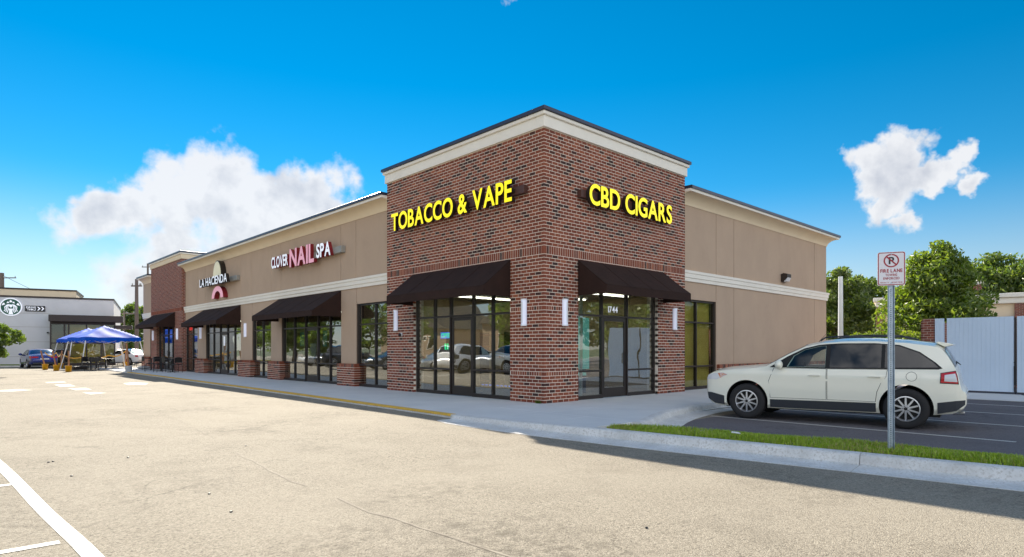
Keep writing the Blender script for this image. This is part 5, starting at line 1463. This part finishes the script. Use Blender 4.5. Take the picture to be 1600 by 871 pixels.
# ------------------------------------------------------------------ far shops on the right
fs_ = empty('shop_row', P(1368, 46, -0.13), R(YAW - 90 - 32), 'cream and brick row of shops behind the bright tree and gates', 'building')
MB().box(0.15, 40, 0.1, 12, 0, 4.6).build('wall', 'cream', fs_)
MB().box(0.0, 40, -0.15, 12.1, 4.55, 4.95).box(-0.15, 40, -0.30, 12.2, 4.952, 5.25).build('cornice', 'trim_white', fs_, bevel=0.05)
for x in (0.02, 5.9, 8.1): MB().box(x, x + 0.55, -0.10, 0.09, 0, 4.54 if x != 6.5 else 4.54).build('brick_pilaster', 'brick_courses', fs_)
MB().box(5.6, 6.3, -0.3, 3.0, 5.26, 5.9).build('brick_chimney', 'brick_courses', fs_); MB().box(5.5, 6.4, -0.4, 3.1, 5.905, 6.15).build('chimney_cap', 'trim_white', fs_)
MB().box(6.5, 8.05, -0.14, 0.06, 3.25, 3.65).build('blue_fascia', 'blue_band', fs_)
MB().box(2.0, 4.5, -0.2, 0.06, 2.2, 2.7).build('blue_awning', 'blue_band', fs_); MB().box(2.0, 4.5, -0.19, 0.06, 2.702, 2.85).build('yellow_fascia', 'poster_yellow', fs_)
for x in (0.8, 1.9, 3.0, 4.1, 5.2): MB().box(x, x + 0.9, -0.02, 0.09, 0.3, 2.1).build('window', 'dark_car_glass', fs_)
# ------------------------------------------------------------------ poles
lp = empty('lamp_pole', P(1313.5, 40, -0.13), 0, 'plain white lamp pole beyond the end of the stucco wall', 'pole')
MB().tube((0, 0, 0), (0, 0, 6.15), 0.17, 0.13, 14).build('shaft', 'white_metal', lp, smooth=False); MB().tube((0, 0, 0), (0, 0, 0.6), 0.26, 0.26, 14).build('base', 'kerb_concrete', lp)
mp_ = empty('utility_meter', P(1369, 40, -0.13), 0, 'small pale meter box on a post right behind the fire lane sign', 'meter box')
MB().tube((0, 0, 0), (0, 0, 2.2), 0.05, 0.05, 8).build('post', 'galvanised', mp_); MB().box(-0.35, 0.35, -0.2, 0.2, 2.05, 2.4).build('box', 'panel_blue', mp_, bevel=0.02)
def pole(px, d, h, r, label, arms):
    o = empty('utility_pole', P(px, d, -0.1), R(YAW - 90), label, 'pole', 'wooden utility poles')
    MB().tube((0, 0, 0), (0, 0, h), r, r * 0.7, 10).build('shaft', 'pole_wood', o)
    for z, l in arms:
        a = MB(); a.box(-l, l, -0.06, 0.06, z, z + 0.12)
        a.build('crossarm', 'pole_wood', o)
        for x in (-l + 0.1, l - 0.1, 0.3):
            i_ = MB(); i_.tube((x, 0, z + 0.12), (x, 0, z + 0.3), 0.05, 0.04, 8); i_.build('insulator', 'grey_metal', o)
    return o
pole(213.5, 58, 8.0, 0.20, 'tall wooden utility pole left of the far brick tower', [(7.3, 0.5)])
pole(231, 95, 14.6, 0.2, 'distant utility pole just visible above the far roof', [(14.0, 0.9)])
pole(2, 80, 11.3, 0.42, 'wooden utility pole behind the coffee shop at the left edge', [(10.6, 1.9), (8.7, 1.5)])
pole(194, 70, 5.7, 0.12, 'thin short pole right of the coffee shop roof', [(5.4, 1.2)])
wr = MB(); a = Vector(P(4, 80, 10.9)); b = Vector(P(196, 70, 5.6)); prev = None
for i in range(17):
    t = i / 16; q = a.lerp(b, t); q.z -= 1.6 * math.sin(math.pi * t) * 0.6
    if prev is not None: wr.tube(prev, q, 0.022, 0.022, 5)
    prev = q
tag(wr.build('overhead_wire', 'black_metal', fix=False), 'thin overhead wire sagging over the coffee shop roof', 'wire')

# ------------------------------------------------------------------ grey coffee shop on the left
a = Vector(W(-42.3, 51, 0)); b = Vector(W(-35.45, 55, 0)); d = (b - a); ang = math.atan2(d.y, d.x); LW = d.length
cs = empty('coffee_shop', (a.x, a.y, -0.065), ang, 'low grey coffee shop with a dark framed glass bay at the left', 'building')
MB().box(-5, LW, 0.0, 14, 0, 5.72).build('wall', 'grey_wall', cs)
MB().box(-5, LW + 0.04, -0.06, 14, 5.722, 5.86).build('coping', 'dark_brown', cs)
MB().box(-5, 5.0, 2.2, 9, 5.9, 6.55).build('roof_screen', 'cream', cs); MB().box(-5, 5.05, 2.15, 9, 6.552, 6.68).build('coping', 'dark_brown', cs)
gr_ = MB()
for z in (0.75, 2.0, 3.25, 4.4): gr_.box(-5, 3.4, -0.012, -0.002, z, z + 0.03)
gr_.build('panel_joint', 'grey_roof', cs)
bx0, bx1 = 3.45, LW + 0.15
MB().box(bx0 - 0.03, bx1 + 0.6, -1.5, -0.001, 3.72, 4.28).build('flat_canopy', 'dark_brown', cs, bevel=0.02)
MB().box(bx1 + 0.05, bx1 + 1.3, -2.0, -0.2, 3.15, 3.45).build('side_canopy', 'dark_brown', cs, bevel=0.02)
fr = MB(); n_ = 5
fr.box(bx0, bx1, -0.9, -0.84, 0, 0.2).box(bx0, bx1, -0.9, -0.84, 3.5, 3.719)
wj = [bx0, bx0 + 0.95, bx0 + 1.25, bx0 + 2.5, bx0 + 3.55, bx1 - 0.95, bx1 - 0.1]
for x in wj: fr.box(x, x + 0.10, -0.91, -0.80, 0.2, 3.5)
fr.box(bx0 + 0.1, bx1 - 0.1, -0.905, -0.81, 1.85, 1.95); fr.box(bx0, bx0 + 0.1, -0.79, -0.002, 0, 3.7).box(bx1 - 0.1, bx1, -0.79, -0.002, 0, 3.7)
bay_ = fr.build('glass_bay', 'dark_brown', cs)
for x0, x1 in zip(wj, wj[1:]):
    for z0, z1 in ((0.2, 1.85), (1.95, 3.5)): MB().box(x0 + 0.1, x1, -0.86, -0.854, z0, z1).build('pane', 'clear_glass', bay_)
MB().box(bx0 + 0.1, bx1 - 0.1, -0.03, -0.004, 0, 3.7).build('bay_back', 'kraft_paper', cs)
MB().box(bx0 + 0.1, bx0 + 1.2, -0.82, -0.75, 0, 3.6).build('door_panel', 'dark_brown', cs)
for x, z, w_, h_ in ((-0.2, 2.3, 0.12, 0.38), (2.75, 2.75, 0.12, 0.1)): MB().box(x + 0.4, x + 0.4 + w_, -0.14, -0.003, z, z + h_).build('wall_light', 'black_metal', cs)
for x in (-1.05, -0.25): MB().tube((x, -0.06, 0.95), (x, -0.002, 0.95), 0.09, 0.09, 10).build('pipe_cap', 'grey_metal', cs)
# round green emblem
em = empty('round_emblem', tuple(a + d.normalized() * 0.75 + Vector((0, 0, 4.83))), ang, 'round green and white emblem on the grey coffee shop wall', 'sign')
MB().lathe([(0.001, -0.10), (0.70, -0.10), (0.70, 0.0)], 40, 'y').build('disc', 'emblem_green', em)
rim_ = MB(); outline([(0.74 * math.cos(t), 0.74 * math.sin(t)) for t in [2 * math.pi * i / 40 for i in range(40)]], [(0.665 * math.cos(t), 0.665 * math.sin(t)) for t in [2 * math.pi * i / 40 for i in range(40)]], -0.125, -0.002, rim_); rim_.build('rim', 'white_face', em)
fg = MB()
def wav(pts, w):
    for (x0, z0), (x1, z1) in zip(pts, pts[1:]):
        dx, dz = x1 - x0, z1 - z0; l = math.hypot(dx, dz); nx, nz = -dz / l * w, dx / l * w
        fg.prism([(x0 - nx, z0 - nz), (x1 - nx, z1 - nz), (x1 + nx, z1 + nz), (x0 + nx, z0 + nz)], -0.118, -0.102, 'xz')
for s in (-1, 1):
    for off in (0.0, 0.10, 0.20): wav([(s * (0.12 + off * 0.5), 0.22 - off * 0.2), (s * (0.20 + off), 0.0), (s * (0.16 + off), -0.22), (s * (0.24 + off), -0.48 + off * 0.6)], 0.028)
    fg.prism([(s * 0.36, 0.20), (s * 0.60, 0.10), (s * 0.52, 0.30), (s * 0.44, 0.34)], -0.118, -0.102, 'xz')
    fg.prism([(s * 0.08, 0.34), (s * 0.28, 0.30), (s * 0.20, 0.46)], -0.118, -0.102, 'xz')
fg.prism([(0.0, 0.58), (-0.11, 0.46), (0, 0.36), (0.11, 0.46)], -0.118, -0.102, 'xz')
fg.prism([(-0.11, 0.20), (0.11, 0.20), (0.09, 0.02), (0, -0.05), (-0.09, 0.02)], -0.1195, -0.102, 'xz')
fg.prism([(-0.13, -0.14), (0.13, -0.14), (0.10, -0.38), (0.16, -0.62), (-0.16, -0.62), (-0.10, -0.38)], -0.1195, -0.102, 'xz')
fg.build('emblem_figure', 'white_face', em)
dt = empty('drive_thru_sign', tuple(a + d.normalized() * 1.68 + Vector((0, 0, 4.52))), ang, 'small black DRIVE THRU sign with white chevrons on the grey wall', 'sign')
MB().box(0, 1.35, -0.10, -0.002, 0, 0.46).build('panel', 'sign_black', dt)
letters(dt, 'DRIVE', (0.08, -0.101, 0.245), (1, 0, 0), 0.66, 0.15, 0.006, ('white_face',), normal=(0, -1, 0)); letters(dt, 'THRU', (0.14, -0.101, 0.06), (1, 0, 0), 0.58, 0.15, 0.006, ('white_face',), normal=(0, -1, 0))
for x in (0.82, 1.08):
    MB().prism([(x, 0.08), (x + 0.09, 0.08), (x + 0.22, 0.23), (x + 0.09, 0.38), (x, 0.38), (x + 0.12, 0.23)], -0.107, -0.101, 'xz').build('chevron', 'white_face', dt)
# planted island in front of it
il = MB(); q0 = Vector(W(-44, 47.5)); 
ipoly = [tuple(W(cx, dd)[:2]) for cx, dd in ((-52, 46.3), (-39.0, 48.0), (-37.6, 48.8), (-37.3, 49.7), (-38.2, 50.4), (-52, 49.5))]
MB().prism(ipoly, -0.2, 0.05).build('traffic_island', 'kerb_concrete'); tag(bpy.data.objects['traffic_island'], kind='structure')
ctr = (sum(p[0] for p in ipoly) / 6, sum(p[1] for p in ipoly) / 6)
MB().prism([(ctr[0] + (x - ctr[0]) * 0.94, ctr[1] + (y - ctr[1]) * 0.94) for x, y in ipoly], 0.0, 0.10).build('lawn', 'leaf_lime'); tag(bpy.data.objects['lawn'], kind='structure')
A_, B_ = Vector(W(-52, 46.25)), Vector(W(-40.2, 47.8)); yk = MB(); dd_ = (B_ - A_).normalized(); nn_ = Vector((-dd_.y, dd_.x, 0))
yk.prism([tuple((A_ + nn_ * 0.0)[:2]), tuple(B_[:2]), tuple((B_ + nn_ * 0.18)[:2]), tuple((A_ + nn_ * 0.18)[:2])], -0.06, 0.062); tag(yk.build('kerb_paint', 'yellow_paint'), kind='structure')

# ------------------------------------------------------------------ canopy tents
def tent(name, c, rz, half, half_leg, zeave, zpeak, label, legs=True):
    o = empty(name, (c[0], c[1], -0.06), rz, label, 'tent', 'blue canopy tents')
    n = 10; mb = MB(); vs = []; idx = {}
    def ht(u, v):
        m = max(abs(u), abs(v)); q = 1 - m
        return zeave + (zpeak - zeave) * (q ** 0.92) - 0.07 * math.sin(math.pi * q) * (1 - min(abs(u), abs(v)) / (m + 1e-6)) + 0.02 * math.sin(u * 7 + v * 5)
    for i in range(2 * n + 1):
        for j in range(2 * n + 1):
            u, v = i / n - 1, j / n - 1; idx[i, j] = len(vs); vs.append((u * half, v * half, ht(u, v)))
    mb.add(vs, [(idx[i, j], idx[i + 1, j], idx[i + 1, j + 1], idx[i, j + 1]) for i in range(2 * n) for j in range(2 * n)])
    mb.build('canopy', 'tent_blue', o, smooth=True, fix=False)
    va = MB()
    for s in range(4):
        c4 = [(-1, -1), (1, -1), (1, 1), (-1, 1)]
        p0, p1 = c4[s], c4[(s + 1) % 4]; pts = []
        for i in range(9):
            t = i / 8; u, v = p0[0] + (p1[0] - p0[0]) * t, p0[1] + (p1[1] - p0[1]) * t; pts.append((u * half * 1.003, v * half * 1.003, ht(u, v)))
        va.add(pts + [(x * 1.01, y * 1.01, z - 0.24 - 0.02 * (i % 2)) for i, (x, y, z) in enumerate(pts)], [(i, i + 1, 9 + i + 1, 9 + i) for i in range(8)])
    va.build('valance', 'tent_blue', o, fix=False)
    for sx, sy in ((-1, -1), (1, -1), (1, 1), (-1, 1)):
        lg = MB(); lg.tube((sx * half * 0.95, sy * half * 0.95, zeave - 0.02), (sx * half_leg, sy * half_leg, 0.0), 0.035, 0.03, 8)
        lg.box(sx * half_leg - 0.09, sx * half_leg + 0.09, sy * half_leg - 0.09, sy * half_leg + 0.09, 0, 0.02); lg.build('leg', 'white_metal', o)
    tr = MB()
    for s in range(4):
        c4 = [(-1, -1), (1, -1), (1, 1), (-1, 1)]; p0, p1 = c4[s], c4[(s + 1) % 4]; h9 = half * 0.95
        for k in range(4):
            a_, b_ = k / 4, (k + 1) / 4; za, zb = (zeave - 0.1, zeave - 0.35) if k % 2 == 0 else (zeave - 0.35, zeave - 0.1)
            tr.tube((h9 * (p0[0] + (p1[0] - p0[0]) * a_), h9 * (p0[1] + (p1[1] - p0[1]) * a_), za), (h9 * (p0[0] + (p1[0] - p0[0]) * b_), h9 * (p0[1] + (p1[1] - p0[1]) * b_), zb), 0.014, 0.014, 6)
    tr.build('truss', 'white_metal', o)
    return o
c1 = P(163, 44.0); tent('canopy_tent', c1, R(YAW - 90 + 52), 1.72, 2.05, 2.20, 3.06, 'nearer blue canopy tent over black tables and chairs')
c2 = P(138, 47.8); tent('canopy_tent', c2, R(YAW - 90 + 52), 1.6, 1.9, 2.15, 3.02, 'blue canopy tent half hidden behind the nearer tent')
# concrete weight and bucket
def bucket(px, d, label, stick=0.1):
    o = empty('yellow_bucket', P(px, d, -0.062), R(20 * stick), label, 'bucket', 'yellow buckets holding wooden stakes')
    MB().lathe([(0.001, 0.0), (0.15, 0.0), (0.175, 0.38), (0.182, 0.38), (0.182, 0.34), (0.168, 0.37), (0.145, 0.03), (0.001, 0.03)], 20).build('pail', 'bucket_yellow', o, smooth=True)
    MB().lathe([(0.001, 0.30), (0.16, 0.30), (0.001, 0.301)], 20).build('fill', 'grey_block', o)
    s = MB(); s.tube((0.02, 0.0, 0.1), (0.02 - 0.25 * stick, 0.05, 1.28), 0.05, 0.045, 6); s.build('stake', 'raw_wood', o)
    return o
bk = [(70.5, 41.5, 'leftmost yellow bucket with a wooden stake, in front of the blue car', 1.0), (88, 39.5, 'yellow bucket with a leaning stake, second from the left', 0.8), (95, 44.5, 'yellow bucket behind the second one beside the tent leg', -0.2), (107, 37.6, 'yellow bucket beside the near white tent leg', 0.0), (196, 49, 'yellow bucket beside a stake at the right of the tents', 0.0)]
for b in bk: bucket(*b)
gb = empty('grey_pail', P(201, 36.6, -0.062), R(15), 'grey concrete filled pail holding a wooden stake right of the tents', 'weight')
MB().lathe([(0.001, 0.0), (0.17, 0.0), (0.19, 0.40), (0.001, 0.40)], 18).build('pail', 'grey_block', gb, smooth=False); MB().tube((0, 0, 0.3), (-0.12, 0, 1.75), 0.06, 0.05, 6).build('stake', 'raw_wood', gb)
sbag = empty('tent_weight', P(225, 41, 0.0), R(30), 'grey rounded weight at the foot of the right tent leg', 'weight')
MB().ball((0, 0, 0.11), 0.50, 0.24, 0.12, 8).build('bag', 'grey_block', sbag, smooth=True)
tp = MB(); pts = [P(70, 41.5, 1.1), P(88, 39.5, 1.1), P(95, 44.5, 1.0), P(130, 47, 0.75), P(170, 48.5, 0.85), P(196, 49, 1.15)]
for p0, p1 in zip(pts, pts[1:]):
    prev = None
    for i in range(9):
        t = i / 8; q = Vector(p0).lerp(Vector(p1), t); q.z -= 0.22 * math.sin(math.pi * t)
        if prev is not None: tp.add([prev + Vector((0, 0, 0.04)), q + Vector((0, 0, 0.04)), q - Vector((0, 0, 0.04)), prev - Vector((0, 0, 0.04))], [(0, 1, 2, 3)])
        prev = q
tag(tp.build('barrier_tape', 'bucket_yellow', fix=False), 'sagging yellow barrier tape strung between the wooden stakes', 'tape')

# ------------------------------------------------------------------ tables and chairs
def make_chair():
    o = empty('patio_chair', (0, 0, 0)); t = 0.013
    MB().box(-0.21, 0.21, -0.21, 0.21, 0.44, 0.475).build('seat', 'black_metal', o, bevel=0.012)
    bk_ = MB(); bk_.prism([(-0.20, 0.56), (0.20, 0.56), (0.20, 0.80), (0.12, 0.87), (-0.12, 0.87), (-0.20, 0.80)], 0.205, 0.23, 'xz'); bk_.build('backrest', 'black_metal', o, bevel=0.008)
    for sx in (-1, 1):
        MB().tube((sx * 0.19, -0.19, 0.45), (sx * 0.22, -0.24, 0), t, t, 6).build('leg', 'black_metal', o)
        MB().tube((sx * 0.19, 0.22, 0.87), (sx * 0.21, 0.25, 0), t, t, 6).build('leg', 'black_metal', o)
    MB().tube((-0.2, -0.22, 0.15), (0.2, -0.22, 0.15), 0.009, 0.009, 6).build('stretcher', 'black_metal', o)
    return o
def make_table():
    o = empty('patio_table', (0, 0, 0))
    MB().box(-0.38, 0.38, -0.38, 0.38, 0.72, 0.75).build('table_top', 'black_metal', o, bevel=0.01)
    MB().tube((0, 0, 0.03), (0, 0, 0.72), 0.04, 0.04, 10).build('pedestal', 'black_metal', o)
    MB().box(-0.28, 0.28, -0.03, 0.03, 0, 0.03).box(-0.03, 0.03, -0.28, -0.031, 0, 0.03).box(-0.03, 0.03, 0.031, 0.28, 0, 0.03).build('foot', 'black_metal', o)
    return o
tb0, ch0 = make_table(), make_chair(); used = [False, False]
def put(kind, loc, rz, label):
    src = (tb0, ch0)[kind]
    if used[kind]: o = copy_tree(src)
    else: o = src; used[kind] = True
    o.location = loc; o.rotation_euler = (0, 0, rz)
    return tag(o, label, ('table', 'chair')[kind], ('black patio tables', 'black patio chairs')[kind])
for px, d, z, lab in ((142, 41.5, -0.06, 'black table at the left under the nearer tent'), (151, 44.5, -0.06, 'black table at the back under the tents'), (165, 41.0, -0.06, 'black table at the right under the nearer tent')):
    put(0, P(px, d, z), R(20), lab)
for px, d, rz, lab in ((128, 41.2, 250, 'black chair at the left end of the tent tables'), (134, 43.5, 200, 'black chair behind the left tent table'), (148, 39.9, 30, 'black chair with its back to the road, in the middle under the tent'), (158, 43.2, 170, 'black chair behind the right tent table'), (176, 41.5, 80, 'black chair at the right end of the tent tables'), (141, 39.8, 10, 'black chair left of the middle chair under the tent')):
    put(1, P(px, d, -0.06), R(YAW - 90 + rz), lab)
crt = empty('storage_rack', P(122, 39.2, -0.06), R(25), 'low black rack standing at the front left of the nearer tent', 'rack')
MB().box(-0.42, 0.42, -0.25, 0.25, 0.08, 0.30).build('tray', 'black_metal', crt, bevel=0.01); MB().tube((-0.4, 0.23, 0.3), (-0.4, 0.23, 0.95), 0.015, 0.015, 6).tube((0.4, 0.23, 0.3), (0.4, 0.23, 0.95), 0.015, 0.015, 6).tube((-0.4, 0.23, 0.93), (0.4, 0.23, 0.93), 0.015, 0.015, 6).build('rail', 'black_metal', crt)
for y_, lab in ((28.9, 'black sidewalk table nearest the awning with the oval sign'), (31.3, 'black sidewalk table in the middle of the row by the far tower'), (33.7, 'black sidewalk table farthest along by the far tower')):
    put(0, (-0.75, y_, 0), 0, lab)
for x_, y_, rz, lab in ((-0.75, 28.1, 10, 'black chair at the near end of the sidewalk tables'), (-1.35, 29.2, 100, 'black chair on the road side of the nearest sidewalk table'), (-0.8, 30.3, 175, 'black chair between the nearest and middle sidewalk tables'), (-1.4, 31.2, 85, 'black chair on the road side of the middle sidewalk table'), (-0.75, 32.6, 5, 'black chair between the middle and farthest sidewalk tables'), (-1.4, 33.8, 95, 'black chair on the road side of the farthest sidewalk table')):
    put(1, (x_, y_, 0), R(rz + 180), lab)

# ------------------------------------------------------------------ painted blocks and arrow on the far road
def quad_mark(pts):
    mb = MB(); vs = [gpt(x, y) for x, y in pts]; mb.add(vs, [tuple(range(len(vs)))]); return tag(mb.build('road_marking', 'worn_paint'), kind='structure')
def gpt(px, py):
    d = 965.48 * (EYE + 0.065) / (py - 546); p_ = W((px - 800) / 965.48 * d, d); return (p_[0], p_[1], -0.0605)
for pts in (((84, 601.5), (108, 600.5), (119, 604), (94, 605)), ((106, 607.2), (134, 606.4), (144, 609.4), (118, 610.4)), ((128, 613.8), (150, 613.2), (168, 614.4), (142, 617)), ((0, 610), (30, 608.5), (52, 610), (20, 612.5), (0, 612.5)), ((192, 599.5), (206, 598), (232, 599), (228, 601.5), (200, 602)), ((70, 597.5), (100, 596.5), (104, 598), (74, 599))):
    quad_mark(pts)
sd = random.Random(9)
for i, (px, py) in enumerate(((76, 728), (83, 727), (112, 747), (327, 770), (384, 701), (361, 797), (1010, 822), (200, 720))): 
    d = 965.48 * (EYE + 0.12) / (py - 546); p_ = W((px - 800) / 965.48 * d, d); st = MB(); st.ball((0, 0, 0), 0.016, 0.012, 0.008, 4); o = st.build('pebble', 'sign_black'); o.location = (p_[0], p_[1], road_z(p_[1]) + 0.006)
    tag(o, ['left of a pair of dark pebbles beyond the curved white line', 'right of a pair of dark pebbles beyond the curved white line', 'dark pebble nearest the curved white line', 'dark pebble in the middle of the pale road', 'dark pebble farthest away in the middle of the road', 'dark pebble closest to the viewer left of centre', 'dark pebble at the lower right of the pale road', 'dark pebble right of the pair beyond the white line'][i], 'pebble', 'dark pebbles on the road')

# ------------------------------------------------------------------ across the road, behind the photographer: seen mirrored in the glass
for i, (x, y, h, r, lab) in enumerate(((-21, 16, 6.0, 2.2, 'tree mirrored in the right panes of the tobacco shop'), (-22, 24, 6.5, 2.4, 'tree mirrored in the left panes of the tobacco shop'), (-21, 38, 6.5, 2.4, 'tree mirrored in the window next to the brick tower'), (-22, 47, 7.0, 2.6, 'tree mirrored in the nail spa window'), (-21, 58, 6.5, 2.6, 'tree mirrored in the window left of the nail spa'), (-22, 70, 7, 2.8, 'tree mirrored in the restaurant window'), (-24, 82, 7, 2.8, 'tree mirrored in the left restaurant panes'), (-13.5, 46.5, 5.5, 2.0, 'near tree mirrored in the restaurant door'), (-16, 51.5, 6, 2.2, 'near tree mirrored in the window right of the restaurant'))):
    tree('street_tree', (x, y, -0.06), h, r, 1.2, 'leaf_mid', lab, 70 + i, 45, 90, 0.17, group='trees across the road mirrored in the glass')
tree('street_tree', (16, -22, -0.13), 7.5, 2.8, 1.2, 'leaf_mid', 'tree mirrored above the numbered side door', 90, 50, 90, 0.18, group='trees across the road mirrored in the glass')
tree('street_tree', (8, -20, -0.13), 7.0, 2.8, 1.2, 'leaf_mid', 'tree mirrored left of the numbered side door', 91, 50, 90, 0.18, group='trees across the road mirrored in the glass')
for i, (x, y, h, r, lab) in enumerate(((24, -16, 7.0, 2.6, 'tree mirrored in the middle of the numbered side door'), (30, -19, 7.5, 3.0, 'tree mirrored right of the numbered side door'), (37, -22, 7.5, 3.0, 'tree mirrored at the far right of the side shop front'), (44, -20, 7.5, 3.0, 'tree mirrored in the papered window'))):
    tree('street_tree', (x, y, -0.13), h, r, 0.6, 'leaf_mid', lab, 92 + i, 50, 90, 0.18, group='trees across the road mirrored in the glass')
def house(x, y, w_, d_, h, label):
    o = empty('house', (x, y, -0.06), 0, label, 'house', 'houses mirrored in the shop windows')
    MB().box(-d_, 0, -w_ / 2, w_ / 2, 0, h).build('wall', 'house_tan', o)
    MB().prism([(-w_ / 2 - 0.5, h), (w_ / 2 + 0.5, h), (0, h + w_ * 0.28)], -d_ - 0.4, 0.4, 'yz').build('roof', 'shingle', o)
    for k in range(-1, 2):
        wd = MB(); wd.box(0.01, 0.08, k * w_ * 0.28 - 0.7, k * w_ * 0.28 + 0.7, h * 0.35, h * 0.75); wf = wd.build('window', 'trim_white', o)
        MB().box(0.085, 0.095, k * w_ * 0.28 - 0.6, k * w_ * 0.28 + 0.6, h * 0.37, h * 0.73).build('pane', 'dark_car_glass', wf)
    return o
house(-38, 20, 14, 10, 4.2, 'tan house mirrored in the tobacco shop panes')
house(-38, 40, 14, 10, 4.4, 'tan house mirrored in the window next to the brick tower')
house(-40, 66, 18, 10, 4.2, 'tan house mirrored in the nail spa panes')
